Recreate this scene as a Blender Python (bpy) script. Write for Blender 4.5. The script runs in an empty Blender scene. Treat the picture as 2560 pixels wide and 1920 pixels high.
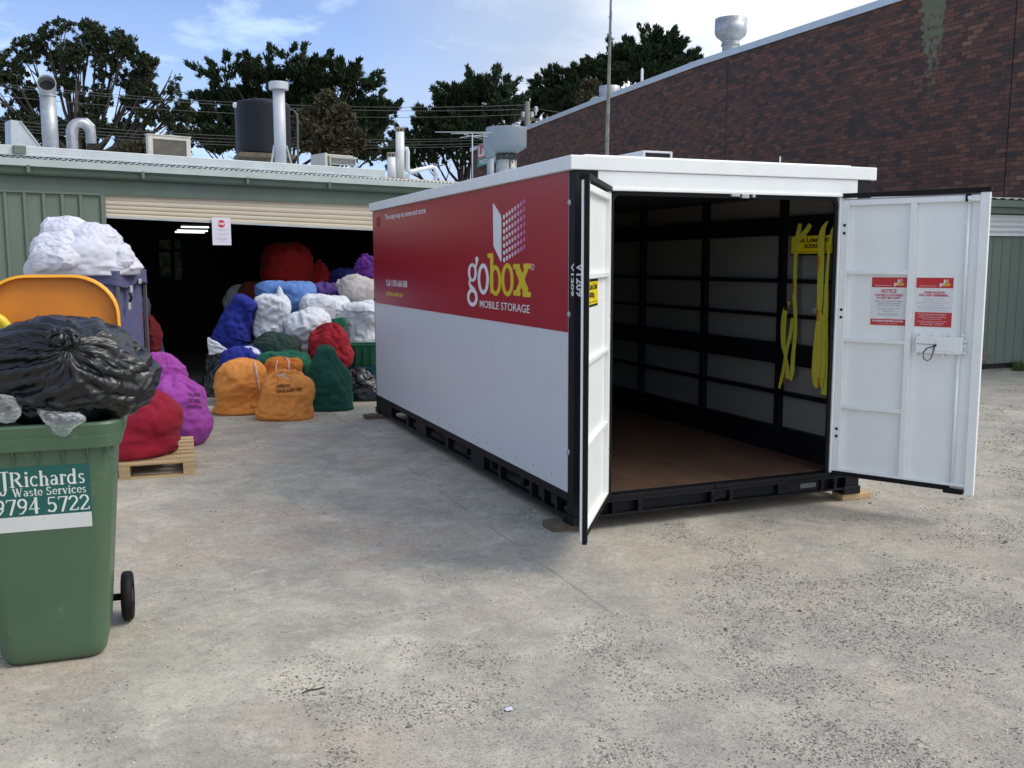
import bpy, bmesh, math, random
import numpy as np
from mathutils import Vector, Matrix, noise
from mathutils.bvhtree import BVHTree
S = bpy.context.scene
COL = S.collection
R = math.radians

# ------------------------------------------------------------------ camera
CAMP = np.array([-2.751, -5.704, 1.879]); FOC = 2394.8; YAW, PITCH, ROLL = .3835, .1341, .0019
FW = np.array([math.sin(YAW)*math.cos(PITCH), math.cos(YAW)*math.cos(PITCH), -math.sin(PITCH)])
RT = np.array([math.cos(YAW), -math.sin(YAW), 0.0]); UP = np.cross(RT, FW)
RT, UP = RT*math.cos(ROLL)+UP*math.sin(ROLL), -RT*math.sin(ROLL)+UP*math.cos(ROLL)
cd = bpy.data.cameras.new('camera'); cam = bpy.data.objects.new('camera', cd); COL.objects.link(cam)
cd.sensor_width = 36; cd.lens = FOC/2560*36; cd.clip_start = .05; cd.clip_end = 2000
m = Matrix.Identity(4)
for i in range(3):
    m[i][0] = RT[i]; m[i][1] = UP[i]; m[i][2] = -FW[i]; m[i][3] = CAMP[i]
cam.matrix_world = m
S.camera = cam

# ------------------------------------------------------------------ world, sun, exposure
SUN_AZ, SUN_EL = R(118), R(48)
w = bpy.data.worlds.new('World'); S.world = w; w.use_nodes = True
nt = w.node_tree; N = nt.nodes; L = nt.links
for n in list(N): N.remove(n)
def nn(t, **k):
    n = N.new(t)
    for a, b in k.items(): setattr(n, a, b)
    return n
out = nn('ShaderNodeOutputWorld'); bg = nn('ShaderNodeBackground')
sky = nn('ShaderNodeTexSky'); sky.sky_type = 'NISHITA'; sky.sun_disc = False
sky.sun_elevation = SUN_EL; sky.sun_rotation = SUN_AZ; sky.air_density = 1.0; sky.dust_density = .6; sky.ozone_density = 2.0
tc = nn('ShaderNodeTexCoord')
def vm(op, a, b=None):
    n = nn('ShaderNodeVectorMath', operation=op)
    for i, v in enumerate((a, b)):
        if v is None: continue
        if isinstance(v, (tuple, list)): n.inputs[i].default_value = v
        else: L.new(v, n.inputs[i])
    return n
def mt(op, a, b=None, c=None, clamp=False):
    n = nn('ShaderNodeMath', operation=op); n.use_clamp = clamp
    for i, v in enumerate((a, b, c)):
        if v is None: continue
        if isinstance(v, (int, float)): n.inputs[i].default_value = v
        else: L.new(v, n.inputs[i])
    return n.outputs[0]
def mix(f, a, b):
    n = nn('ShaderNodeMix', data_type='RGBA')
    for s, v in ((0, f), (6, a), (7, b)):
        if isinstance(v, (int, float, tuple)): n.inputs[s].default_value = v
        else: L.new(v, n.inputs[s])
    return n.outputs[2]
def nz(vec, scale, detail=6, rough=.55, dist=0):
    n = nn('ShaderNodeTexNoise'); n.inputs['Scale'].default_value = scale; n.inputs['Detail'].default_value = detail
    n.inputs['Roughness'].default_value = rough; n.inputs['Distortion'].default_value = dist
    L.new(vec, n.inputs['Vector']); return n.outputs[0]
def sm(v, a, b):
    n = nn('ShaderNodeMapRange', interpolation_type='SMOOTHSTEP'); L.new(v, n.inputs[0])
    n.inputs[1].default_value = a; n.inputs[2].default_value = b; return n.outputs[0]
dirv = tc.outputs['Generated']
sep = nn('ShaderNodeSeparateXYZ'); L.new(dirv, sep.inputs[0])
zz = mt('ADD', mt('MAXIMUM', sep.outputs[2], 0.0), .16)
cmb = nn('ShaderNodeCombineXYZ'); L.new(mt('DIVIDE', sep.outputs[0], zz), cmb.inputs[0]); L.new(mt('DIVIDE', sep.outputs[1], zz), cmb.inputs[1])
cp = cmb.outputs[0]
side = vm('DOT_PRODUCT', dirv, tuple(RT)).outputs['Value']       # which way round the compass: clouds are thick to the east
back = vm('DOT_PRODUCT', dirv, (FW[0], FW[1], 0)).outputs['Value']
n1 = nz(cp, .75, 8, .55, .3); n2 = nz(cp, 2.2, 7, .6, .5)
east = mt('ADD', mt('MULTIPLY', side, 1.7), mt('MULTIPLY', n1, .9))
cover = sm(east, .02, .56)
behind = sm(back, .35, -.2)
cover = mt('MAXIMUM', cover, mt('MULTIPLY', behind, .8))
wisp = mt('MULTIPLY', sm(mt('ADD', n2, mt('MULTIPLY', n1, .5)), .62, .92), .7)
low = mt('MULTIPLY', sm(sep.outputs[2], .40, .05), .50)
thin = mt('MAXIMUM', wisp, low)
# bright white and grey parts of the cloud
n3 = nz(cp, 1.1, 6, .5, .4)
grey = sm(mt('ADD', mt('MULTIPLY', n3, 1.0), mt('MULTIPLY', side, 1.0)), .55, .90)
cloudc = mix(grey, (.41, .48, .60, 1), (1.0, 1.03, 1.06, 1))
skyc = nn('ShaderNodeVectorMath', operation='MULTIPLY'); L.new(sky.outputs[0], skyc.inputs[0]); skyc.inputs[1].default_value = (.063, .077, .116)
c1 = mix(thin, skyc.outputs[0], (.58, .74, .95, 1))
c2 = mix(cover, c1, cloudc)
L.new(c2, bg.inputs[0]); bg.inputs[1].default_value = 1.0; L.new(bg.outputs[0], out.inputs[0])
sd = bpy.data.lights.new('sun', 'SUN'); sd.energy = 1.3; sd.angle = R(26); sd.color = (1, .95, .87)
so = bpy.data.objects.new('sun', sd); COL.objects.link(so)
sv = Vector((math.sin(SUN_AZ)*math.cos(SUN_EL), math.cos(SUN_AZ)*math.cos(SUN_EL), math.sin(SUN_EL)))
so.rotation_euler = sv.to_track_quat('Z', 'Y').to_euler(); so.location = (20, -10, 30)
S.view_settings.view_transform = 'Standard'; S.view_settings.look = 'None'; S.view_settings.gamma = 1
S.view_settings.exposure = .50

# ------------------------------------------------------------------ geometry helpers
def ray(u, v): return FW+RT*(u-1280)/FOC+UP*(960-v)/FOC
def at(u, v, y): d = ray(u, v); return CAMP+d*(y-CAMP[1])/d[1]            # point where a sight line meets the plane y
def atx(u, v, x): d = ray(u, v); return CAMP+d*(x-CAMP[0])/d[0]
def atd(u, v, t): return CAMP+ray(u, v)*t
def gz(x, y): return -.0093*y+.0017*x                                     # the yard falls away slightly
rng = np.random.default_rng(7); random.seed(7)

class MB:
    def __init__(s): s.v = []; s.f = []; s.M = None; s.sm = []
    def tr(s, p):
        return tuple(s.M @ Vector(p)) if s.M is not None else tuple(float(c) for c in p)
    def add(s, vs, fs, smooth=False):
        o = len(s.v); s.v += [s.tr(p) for p in vs]; s.f += [tuple(o+i for i in f) for f in fs]; s.sm += [smooth]*len(fs); return s
    def box(s, x0, x1, y0, y1, z0, z1):
        return s.add([(x, y, z) for z in (z0, z1) for y in (y0, y1) for x in (x0, x1)],
              [(0, 2, 3, 1), (4, 5, 7, 6), (0, 1, 5, 4), (2, 6, 7, 3), (0, 4, 6, 2), (1, 3, 7, 5)])
    def beam(s, a, b, w, h, up=(0, 0, 1)):
        a = Vector(a); b = Vector(b); d = (b-a).normalized(); u = Vector(up); r = d.cross(u).normalized(); u = r.cross(d)
        vs = [tuple(p+r*i*w/2+u*j*h/2) for p in (a, b) for i, j in ((-1, -1), (1, -1), (1, 1), (-1, 1))]
        return s.add(vs, [(0, 1, 2, 3), (7, 6, 5, 4), (0, 4, 5, 1), (1, 5, 6, 2), (2, 6, 7, 3), (3, 7, 4, 0)])
    def tube(s, pts, r, n=8, cap=True):
        pts = [Vector(p) for p in pts]; rs = r if isinstance(r, (list, tuple)) else [r]*len(pts)
        vs = []; up = Vector((0, 0, 1)); prev = None
        for i, p in enumerate(pts):
            d = (pts[min(i+1, len(pts)-1)]-pts[max(i-1, 0)]).normalized()
            if prev is None:
                a = d.cross(up if abs(d.z) < .95 else Vector((1, 0, 0))).normalized()
            else: a = (prev-d*prev.dot(d)).normalized()
            prev = a; b = d.cross(a)
            vs += [tuple(p+(a*math.cos(t)+b*math.sin(t))*rs[i]) for t in [2*math.pi*k/n for k in range(n)]]
        fs = [(i*n+k, i*n+(k+1) % n, (i+1)*n+(k+1) % n, (i+1)*n+k) for i in range(len(pts)-1) for k in range(n)]
        s.add(vs, fs, True)
        if cap:
            o = len(s.v)-len(vs); s.f += [tuple(o+k for k in reversed(range(n))), tuple(o+(len(pts)-1)*n+k for k in range(n))]; s.sm += [False, False]
        return s
    def lathe(s, c, prof, n=28, smooth=True):       # prof: (radius, z)
        vs = [(c[0]+r*math.cos(2*math.pi*k/n), c[1]+r*math.sin(2*math.pi*k/n), c[2]+z) for r, z in prof for k in range(n)]
        return s.add(vs, [(i*n+k, i*n+(k+1) % n, (i+1)*n+(k+1) % n, (i+1)*n+k) for i in range(len(prof)-1) for k in range(n)], smooth)
    def prism(s, pts, o, x, y, t):                  # 2D outline in plane (o, x, y), extruded along x cross y by t
        x = Vector(x); y = Vector(y); o = Vector(o); nrm = x.cross(y).normalized()
        n = len(pts); a = [tuple(o+x*p[0]+y*p[1]) for p in pts]; b = [tuple(Vector(q)+nrm*t) for q in a]
        return s.add(a+b, [tuple(reversed(range(n))), tuple(range(n, 2*n))]+[(i, (i+1) % n, n+(i+1) % n, n+i) for i in range(n)])
    def text(s, body, o, x, y, w, h, bold=0, lift=0, nrm=None, italic=0):   # fitted to a w x h box with lower left corner o
        vs, fs = textgeo(body, bold)
        x = Vector(x).normalized(); y = Vector(y).normalized(); o = Vector(o); k = (nrm if nrm is not None else x.cross(y))*lift if lift else Vector()
        return s.add([tuple(o+x*(p[0]*w+italic*p[1]*h)+y*p[1]*h+k) for p in vs], fs)
    def build(s, name, mat, parent=None, label=None, bevel=0, sub=0, smooth=None, solid=0):
        me = bpy.data.meshes.new(name); me.from_pydata(s.v, [], s.f); me.update()
        sml = s.sm if smooth is None else [smooth]*len(s.f)
        me.polygons.foreach_set('use_smooth', sml)
        o = bpy.data.objects.new(name, me); COL.objects.link(o); me.materials.append(mat)
        if parent is not None: o.parent = parent
        if label: o['label'] = label
        if solid: q = o.modifiers.new('s', 'SOLIDIFY'); q.thickness = solid; q.offset = 0
        if bevel: q = o.modifiers.new('b', 'BEVEL'); q.width = bevel; q.segments = 2; q.limit_method = 'ANGLE'
        if sub: q = o.modifiers.new('u', 'SUBSURF'); q.levels = q.render_levels = sub
        return o
TG = {}
def textgeo(body, bold=0):
    k = (body, bold)
    if k in TG: return TG[k]
    c = bpy.data.curves.new('t', 'FONT'); c.body = body; c.offset = bold; c.resolution_u = 3; c.fill_mode = 'FRONT'
    o = bpy.data.objects.new('t', c); me = o.to_mesh()
    vs = np.array([v.co[:2] for v in me.vertices]); fs = [tuple(p.vertices) for p in me.polygons]
    lo = vs.min(0); hi = vs.max(0); vs = (vs-lo)/(hi-lo); o.to_mesh_clear(); bpy.data.objects.remove(o); bpy.data.curves.remove(c)
    TG[k] = ([tuple(p) for p in vs], fs); return TG[k]
def thing(name, label, cat, loc=(0, 0, 0), rz=0, group=None):
    o = bpy.data.objects.new(name, None); COL.objects.link(o); o.location = loc; o.rotation_euler = (0, 0, rz); o.empty_display_size = .1
    return tag(o, label, cat, group)
def tag(o, label, cat, group=None):
    o['label'] = label; o['category'] = cat
    if group: o['group'] = group
    return o
def inv(root):                                      # lets world coordinates be used for the parts of a placed thing
    return (Matrix.Translation(root.location) @ root.rotation_euler.to_matrix().to_4x4()).inverted()

# ------------------------------------------------------------------ materials
MC = {}
def mat(name, col, rough=.6, metal=0, var=.12, vs=6, bump=0, bs=60, spec=.5, coat=0, sheen=0, trans=0, dirt=None, ds=3, dlo=.55, dhi=.75, stretch=None, fabric=0, alpha=None):
    if name in MC: return MC[name]
    M = bpy.data.materials.new(name); M.use_nodes = True; t = M.node_tree; n = t.nodes; l = t.links
    b = n['Principled BSDF']; b.inputs['Roughness'].default_value = rough; b.inputs['Metallic'].default_value = metal
    b.inputs['Specular IOR Level'].default_value = spec; b.inputs['Coat Weight'].default_value = coat
    b.inputs['Sheen Weight'].default_value = sheen; b.inputs['Transmission Weight'].default_value = trans
    if alpha is not None: b.inputs['Alpha'].default_value = alpha
    tcn = n.new('ShaderNodeTexCoord'); vec = tcn.outputs['Object']
    if stretch:
        mp = n.new('ShaderNodeMapping'); mp.inputs['Scale'].default_value = stretch; l.new(vec, mp.inputs[0]); vec = mp.outputs[0]
    def noi(sc, d=5, ro=.6):
        q = n.new('ShaderNodeTexNoise'); q.inputs['Scale'].default_value = sc; q.inputs['Detail'].default_value = d; q.inputs['Roughness'].default_value = ro; l.new(vec, q.inputs[0]); return q
    q = noi(vs); r = n.new('ShaderNodeMapRange'); l.new(q.outputs[0], r.inputs[0]); r.inputs[1].default_value = .3; r.inputs[2].default_value = .7
    r.inputs[3].default_value = 1-var; r.inputs[4].default_value = 1+var
    mx = n.new('ShaderNodeVectorMath'); mx.operation = 'SCALE'; mx.inputs[0].default_value = col; l.new(r.outputs[0], mx.inputs[3]); c = mx.outputs[0]
    if dirt:
        q = noi(ds, 8, .7); r = n.new('ShaderNodeMapRange'); l.new(q.outputs[0], r.inputs[0]); r.inputs[1].default_value = dlo; r.inputs[2].default_value = dhi
        x = n.new('ShaderNodeMix'); x.data_type = 'RGBA'; l.new(r.outputs[0], x.inputs[0]); l.new(c, x.inputs[6]); x.inputs[7].default_value = (*dirt, 1); c = x.outputs[2]
    l.new(c, b.inputs['Base Color'])
    if bump:
        q = noi(bs, 4); bu = n.new('ShaderNodeBump'); bu.inputs['Strength'].default_value = bump; bu.inputs['Distance'].default_value = .01
        l.new(q.outputs[0], bu.inputs['Height']); l.new(bu.outputs[0], b.inputs['Normal'])
    MC[name] = M; return M
def emit(name, col, st):
    M = bpy.data.materials.new(name); M.use_nodes = True; b = M.node_tree.nodes['Principled BSDF']
    b.inputs['Base Color'].default_value = (*col, 1); b.inputs['Emission Color'].default_value = (*col, 1); b.inputs['Emission Strength'].default_value = st; return M
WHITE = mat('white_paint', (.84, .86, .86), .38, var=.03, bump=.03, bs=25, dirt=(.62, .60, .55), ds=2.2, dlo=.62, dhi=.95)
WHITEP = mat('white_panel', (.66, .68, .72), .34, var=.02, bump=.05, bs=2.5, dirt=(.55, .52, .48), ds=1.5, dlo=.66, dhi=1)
RED = mat('red_vinyl', (.37, .013, .026), .30, var=.03, bump=.03, bs=2.5)
VW = mat('white_vinyl', (.80, .80, .82), .35, var=.01); VY = mat('yellow_vinyl', (.72, .56, .02), .35, var=.01)
PK = [mat('pink_vinyl%d' % i, (.78-.28*i/7, .78-.66*i/7, .80-.42*i/7), .35, var=.01) for i in range(8)]
BLACK = mat('black_paint', (.007, .007, .010), .5, spec=.22, var=.3, vs=4, bump=.12, bs=30, dirt=(.03, .027, .024), ds=5, dlo=.6, dhi=.9)
RUBBER = mat('rubber', (.008, .008, .009), .6, spec=.2, var=.2)
SIGNY = mat('sign_yellow', (.80, .62, .01), .4, var=.03); SIGNK = mat('sign_black', (.01, .01, .01), .4, var=.05)
PR = mat('print_red', (.52, .02, .025), .4, var=.02); PW = mat('print_white', (.78, .78, .8), .4, var=.01); PG = mat('print_grey', (.12, .12, .14), .5, var=.02)
ZINC = mat('galvanised', (.40, .42, .46), .45, .6, var=.22, vs=6, dirt=(.28, .28, .28), ds=4, dlo=.5, dhi=.8, bump=.08, bs=20)
ZDULL = mat('dull_steel', (.42, .46, .50), .5, .35, var=.14, vs=5, bump=.05, bs=20)
GREENCLAD = mat('green_cladding', (.128, .168, .138), .55, var=.08, vs=2, dirt=(.12, .15, .12), ds=1.4, dlo=.5, dhi=.9, stretch=(1, 1, .3))
GREENFASC = mat('green_fascia', (.095, .140, .118), .5, var=.1, vs=2, stretch=(1, 1, .3), dirt=(.09, .10, .08), ds=3, dlo=.55, dhi=.9)  # fascia green darkened to carry the shade under the gutter
LTGREEN = mat('pale_green_steel', (.42, .48, .48), .45, var=.08, vs=4, dirt=(.25, .26, .22), ds=8, dlo=.6, dhi=.85)
LTGREY = mat('zincalume', (.56, .61, .64), .42, .3, var=.08, vs=3, dirt=(.30, .30, .27), ds=9, dlo=.62, dhi=.85)
CREAM = mat('cream_steel', (.56, .50, .40), .5, var=.06, vs=2, stretch=(.3, 1, 1))
WOOD = mat('pine_timber', (.50, .36, .19), .75, var=.25, vs=9, bump=.3, bs=40, stretch=(.35, 2, 2), dirt=(.22, .16, .10), ds=3, dlo=.55, dhi=.8)
WOODOLD = mat('weathered_timber', (.13, .105, .075), .85, var=.3, vs=9, bump=.4, bs=40)
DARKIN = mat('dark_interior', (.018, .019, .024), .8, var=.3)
PVC = mat('white_pipe', (.68, .70, .70), .45, var=.06)

def brick_mat():
    M = bpy.data.materials.new('brown_brick'); M.use_nodes = True; t = M.node_tree; n = t.nodes; l = t.links; b = n['Principled BSDF']
    def ma(op, a, c=None, d=None, clamp=False):
        q = n.new('ShaderNodeMath'); q.operation = op; q.use_clamp = clamp
        for i, v in enumerate((a, c, d)):
            if v is None: continue
            if isinstance(v, (int, float)): q.inputs[i].default_value = v
            else: l.new(v, q.inputs[i])
        return q.outputs[0]
    tcn = n.new('ShaderNodeTexCoord'); sp = n.new('ShaderNodeSeparateXYZ'); l.new(tcn.outputs['Object'], sp.inputs[0])
    y = ma('ADD', sp.outputs[1], sp.outputs[0]); z = sp.outputs[2]
    zr = ma('DIVIDE', z, .0965); row = ma('FLOOR', zr); fz = ma('FRACT', zr)
    yr = ma('ADD', ma('DIVIDE', y, .26), ma('MULTIPLY', ma('MODULO', row, 2), .5)); colm = ma('FLOOR', yr); fy = ma('FRACT', yr)
    cb = n.new('ShaderNodeCombineXYZ'); l.new(colm, cb.inputs[0]); l.new(row, cb.inputs[1])
    wn = n.new('ShaderNodeTexWhiteNoise'); wn.noise_dimensions = '2D'; l.new(cb.outputs[0], wn.inputs['Vector'])
    # brick colours cluster in darker and redder patches
    no = n.new('ShaderNodeTexNoise'); no.inputs['Scale'].default_value = .22; no.inputs['Detail'].default_value = 3; l.new(cb.outputs[0], no.inputs[0])
    no2 = n.new('ShaderNodeTexNoise'); no2.inputs['Scale'].default_value = .07; l.new(cb.outputs[0], no2.inputs[0])
    v = ma('ADD', ma('MULTIPLY', wn.outputs[0], .86), ma('MULTIPLY', ma('SUBTRACT', no.outputs[0], .36), .30), clamp=True)
    v = ma('ADD', ma('SUBTRACT', v, .10), ma('MULTIPLY', ma('SUBTRACT', no2.outputs[0], .5), .3))
    # redder towards the near end
    red = n.new('ShaderNodeMapRange'); l.new(y, red.inputs[0]); red.inputs[1].default_value = 30; red.inputs[2].default_value = 22
    red.inputs[3].default_value = 0; red.inputs[4].default_value = .12; v = ma('ADD', v, red.outputs[0])
    rp = n.new('ShaderNodeValToRGB'); l.new(v, rp.inputs[0]); e = rp.color_ramp.elements
    cols = [(0, (.046, .034, .033)), (.2, (.066, .040, .034)), (.4, (.092, .046, .036)), (.6, (.116, .052, .038)), (.75, (.138, .062, .042)), (.86, (.158, .074, .049)), (.93, (.19, .105, .07)), (.97, (.23, .15, .10)), (1, (.29, .22, .16))]
    e[0].position = 0; e[0].color = (*cols[0][1], 1); e[1].position = 1; e[1].color = (*cols[-1][1], 1)
    for p, c in cols[1:-1]: q = e.new(p); q.color = (*c, 1)
    # mortar joints
    mz = ma('LESS_THAN', ma('MINIMUM', fz, ma('SUBTRACT', 1, fz)), .065); my = ma('LESS_THAN', ma('MINIMUM', fy, ma('SUBTRACT', 1, fy)), .022)
    mo = ma('MAXIMUM', mz, my)
    mx = n.new('ShaderNodeMix'); mx.data_type = 'RGBA'; l.new(ma('MULTIPLY', mo, .85), mx.inputs[0]); l.new(rp.outputs[0], mx.inputs[6]); mx.inputs[7].default_value = (.030, .024, .022, 1)
    # fine surface mottling
    nf = n.new('ShaderNodeTexNoise'); nf.inputs['Scale'].default_value = 14; nf.inputs['Detail'].default_value = 6; l.new(tcn.outputs['Object'], nf.inputs[0])
    sc = n.new('ShaderNodeVectorMath'); sc.operation = 'SCALE'; l.new(mx.outputs[2], sc.inputs[0]); l.new(ma('ADD', .66, ma('MULTIPLY', nf.outputs[0], .95)), sc.inputs[3])
    # grey-green lichen streak running down from the coping
    nl = n.new('ShaderNodeTexNoise'); nl.inputs['Scale'].default_value = 2.2; nl.inputs['Detail'].default_value = 8; nl.inputs['Roughness'].default_value = .7; l.new(tcn.outputs['Object'], nl.inputs[0])
    dy = ma('ABSOLUTE', ma('SUBTRACT', ma('ADD', y, ma('MULTIPLY', ma('SUBTRACT', nl.outputs[0], .5), .8)), 11.13+14))
    wdt = ma('ADD', ma('MULTIPLY', ma('SUBTRACT', z, 5.3), .14), .09)
    li = ma('MULTIPLY', ma('LESS_THAN', dy, wdt), 1)
    nl2 = n.new('ShaderNodeTexNoise'); nl2.inputs['Scale'].default_value = 9; nl2.inputs['Detail'].default_value = 8; nl2.inputs['Roughness'].default_value = .75; l.new(tcn.outputs['Object'], nl2.inputs[0])
    spk = n.new('ShaderNodeMapRange'); l.new(ma('ADD', nl2.outputs[0], ma('MULTIPLY', ma('SUBTRACT', z, 6.6), .12)), spk.inputs[0]); spk.inputs[1].default_value = .40; spk.inputs[2].default_value = .50
    lc = n.new('ShaderNodeMix'); lc.data_type = 'RGBA'; l.new(nl2.outputs[0], lc.inputs[0]); lc.inputs[6].default_value = (.07, .075, .045, 1); lc.inputs[7].default_value = (.24, .245, .16, 1)
    fx = n.new('ShaderNodeMix'); fx.data_type = 'RGBA'; l.new(ma('MULTIPLY', li, spk.outputs[0]), fx.inputs[0]); l.new(sc.outputs[0], fx.inputs[6]); l.new(lc.outputs[2], fx.inputs[7])
    l.new(fx.outputs[2], b.inputs['Base Color']); b.inputs['Roughness'].default_value = .85
    bu = n.new('ShaderNodeBump'); bu.inputs['Strength'].default_value = .6; bu.inputs['Distance'].default_value = .01
    l.new(ma('SUBTRACT', ma('MULTIPLY', nf.outputs[0], .3), mo), bu.inputs['Height']); l.new(bu.outputs[0], b.inputs['Normal'])
    return M
BRICK = brick_mat()

def ground_mat():
    M = bpy.data.materials.new('yard_concrete'); M.use_nodes = True; t = M.node_tree; n = t.nodes; l = t.links; b = n['Principled BSDF']
    tcn = n.new('ShaderNodeTexCoord'); P = tcn.outputs['Object']
    def ma(op, a, c=None, d=None, clamp=False):
        q = n.new('ShaderNodeMath'); q.operation = op; q.use_clamp = clamp
        for i, v in enumerate((a, c, d)):
            if v is None: continue
            if isinstance(v, (int, float)): q.inputs[i].default_value = v
            else: l.new(v, q.inputs[i])
        return q.outputs[0]
    def noi(sc, d=6, ro=.6, di=0, vec=P):
        q = n.new('ShaderNodeTexNoise'); q.inputs['Scale'].default_value = sc; q.inputs['Detail'].default_value = d; q.inputs['Roughness'].default_value = ro; q.inputs['Distortion'].default_value = di; l.new(vec, q.inputs[0]); return q.outputs[0]
    def rm(v, a, c, d=0, e=1):
        q = n.new('ShaderNodeMapRange'); q.interpolation_type = 'SMOOTHSTEP'; l.new(v, q.inputs[0])
        for i, k in enumerate((a, c, d, e)):
            q.inputs[i+1].default_value = k
        return q.outputs[0]
    def mx(f, a, c):
        q = n.new('ShaderNodeMix'); q.data_type = 'RGBA'
        for i, v in ((0, f), (6, a), (7, c)):
            if isinstance(v, (int, float, tuple)): q.inputs[i].default_value = v
            else: l.new(v, q.inputs[i])
        return q.outputs[2]
    sp = n.new('ShaderNodeSeparateXYZ'); l.new(P, sp.inputs[0]); X, Y = sp.outputs[0], sp.outputs[1]
    # where loose grit lies: the open end of the yard, with ragged patches
    big = noi(.55, 5, .6, .4)
    d = ma('SUBTRACT', ma('MULTIPLY', ma('ADD', X, 2.3), .21), ma('MULTIPLY', ma('ADD', Y, 1.7), .36))
    grit = rm(ma('ADD', d, ma('MULTIPLY', ma('SUBTRACT', big, .5), 2.4)), -.1, 1.0)
    c = mx(rm(noi(1.6, 7, .68, .3), .33, .66), (.305, .285, .240, 1), (.475, .436, .355, 1))
    c = mx(ma('MULTIPLY', rm(noi(.7, 6, .65, .5), .46, .64), .75), c, (.44, .355, .275, 1))          # clay stains
    c = mx(ma('MULTIPLY', rm(noi(1.6, 7, .65, .5), .56, .72), .7), c, (.60, .55, .46, 1))           # pale dusty film
    c = mx(ma('MULTIPLY', rm(noi(2.3, 8, .7, .8), .54, .72), .45), c, (.245, .232, .205, 1)); c = mx(ma('MULTIPLY', rm(noi(4.5, 8, .75, .6), .54, .66), .45), c, (.56, .53, .46, 1)); c = mx(ma('MULTIPLY', rm(noi(6.5, 8, .75, .4), .55, .68), .5), c, (.25, .235, .21, 1))           # dark tyre and damp marks
    c = mx(ma('MULTIPLY', grit, .45), c, mx(rm(noi(3, 6, .7), .4, .62), (.29, .27, .235, 1), (.49, .445, .37, 1)))
    clus = ma('MULTIPLY', rm(noi(1.7, 7, .72, .6), .50, .62), grit); c = mx(ma('MULTIPLY', clus, .65), c, (.25, .228, .196, 1))
    fine = noi(70, 5, .8); c2 = n.new('ShaderNodeVectorMath'); c2.operation = 'SCALE'; l.new(c, c2.inputs[0])
    med = noi(14, 6, .75)
    l.new(ma('ADD', ma('ADD', .12, ma('MULTIPLY', fine, .98)), ma('MULTIPLY', med, .80)), c2.inputs[3]); c = c2.outputs[0]
    # embedded aggregate specks, dark and pale
    vo = n.new('ShaderNodeTexVoronoi'); vo.inputs['Scale'].default_value = 85; l.new(P, vo.inputs['Vector'])
    vsp = n.new('ShaderNodeSeparateColor'); l.new(vo.outputs['Color'], vsp.inputs[0])
    dens = ma('ADD', .06, ma('MULTIPLY', ma('MULTIPLY', grit, rm(noi(2.4, 5, .7, .5), .36, .56)), .75))
    isst = ma('MULTIPLY', ma('LESS_THAN', vsp.outputs[0], dens), ma('LESS_THAN', vo.outputs['Distance'], .42))
    c = mx(ma('MULTIPLY', isst, .8), c, mx(vsp.outputs[1], (.12, .115, .11, 1), (.46, .43, .38, 1)))
    vo2 = n.new('ShaderNodeTexVoronoi'); vo2.inputs['Scale'].default_value = 26; l.new(P, vo2.inputs['Vector'])
    v2 = n.new('ShaderNodeSeparateColor'); l.new(vo2.outputs['Color'], v2.inputs[0])
    is2 = ma('MULTIPLY', ma('LESS_THAN', v2.outputs[0], .10), ma('LESS_THAN', vo2.outputs['Distance'], .13))
    c = mx(ma('MULTIPLY', is2, .75), c, (.07, .065, .06, 1))
    vo3 = n.new('ShaderNodeTexVoronoi'); vo3.inputs['Scale'].default_value = 170; l.new(P, vo3.inputs['Vector']); v3 = n.new('ShaderNodeSeparateColor'); l.new(vo3.outputs['Color'], v3.inputs[0])
    is3 = ma('LESS_THAN', v3.outputs[0], ma('ADD', .10, ma('MULTIPLY', ma('MAXIMUM', clus, ma('MULTIPLY', grit, .35)), .7)))
    c = mx(ma('MULTIPLY', is3, .65), c, mx(v3.outputs[1], (.11, .105, .10, 1), (.50, .47, .41, 1)))
    # slab joints
    wob = ma('MULTIPLY', ma('SUBTRACT', noi(3, 4), .5), .05)
    j1 = ma('ABSOLUTE', ma('ADD', ma('SUBTRACT', X, -.46), wob)); j2 = ma('ABSOLUTE', ma('ADD', ma('SUBTRACT', Y, 1.2), wob))
    j3 = ma('ABSOLUTE', ma('ADD', ma('SUBTRACT', Y, 4.9), wob)); j4 = ma('ABSOLUTE', ma('ADD', ma('SUBTRACT', X, 5.5), wob))
    j = ma('MINIMUM', ma('MINIMUM', j1, j2), ma('MINIMUM', j3, j4))
    jm = ma('MULTIPLY', ma('LESS_THAN', j, .008), rm(noi(2.5), .42, .58)); jm = ma('MULTIPLY', jm, ma('SUBTRACT', 1, grit))
    c = mx(ma('MULTIPLY', jm, .4), c, (.10, .10, .095, 1))
    l.new(c, b.inputs['Base Color']); b.inputs['Roughness'].default_value = .9
    bu = n.new('ShaderNodeBump'); bu.inputs['Strength'].default_value = .55; bu.inputs['Distance'].default_value = .012
    h = ma('ADD', ma('ADD', ma('MULTIPLY', fine, .35), ma('MULTIPLY', isst, .5)), ma('ADD', ma('MULTIPLY', med, .5), ma('MULTIPLY', is2, .6)))
    l.new(ma('SUBTRACT', h, jm), bu.inputs['Height']); l.new(bu.outputs[0], b.inputs['Normal'])
    return M
GROUND = ground_mat()

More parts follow.
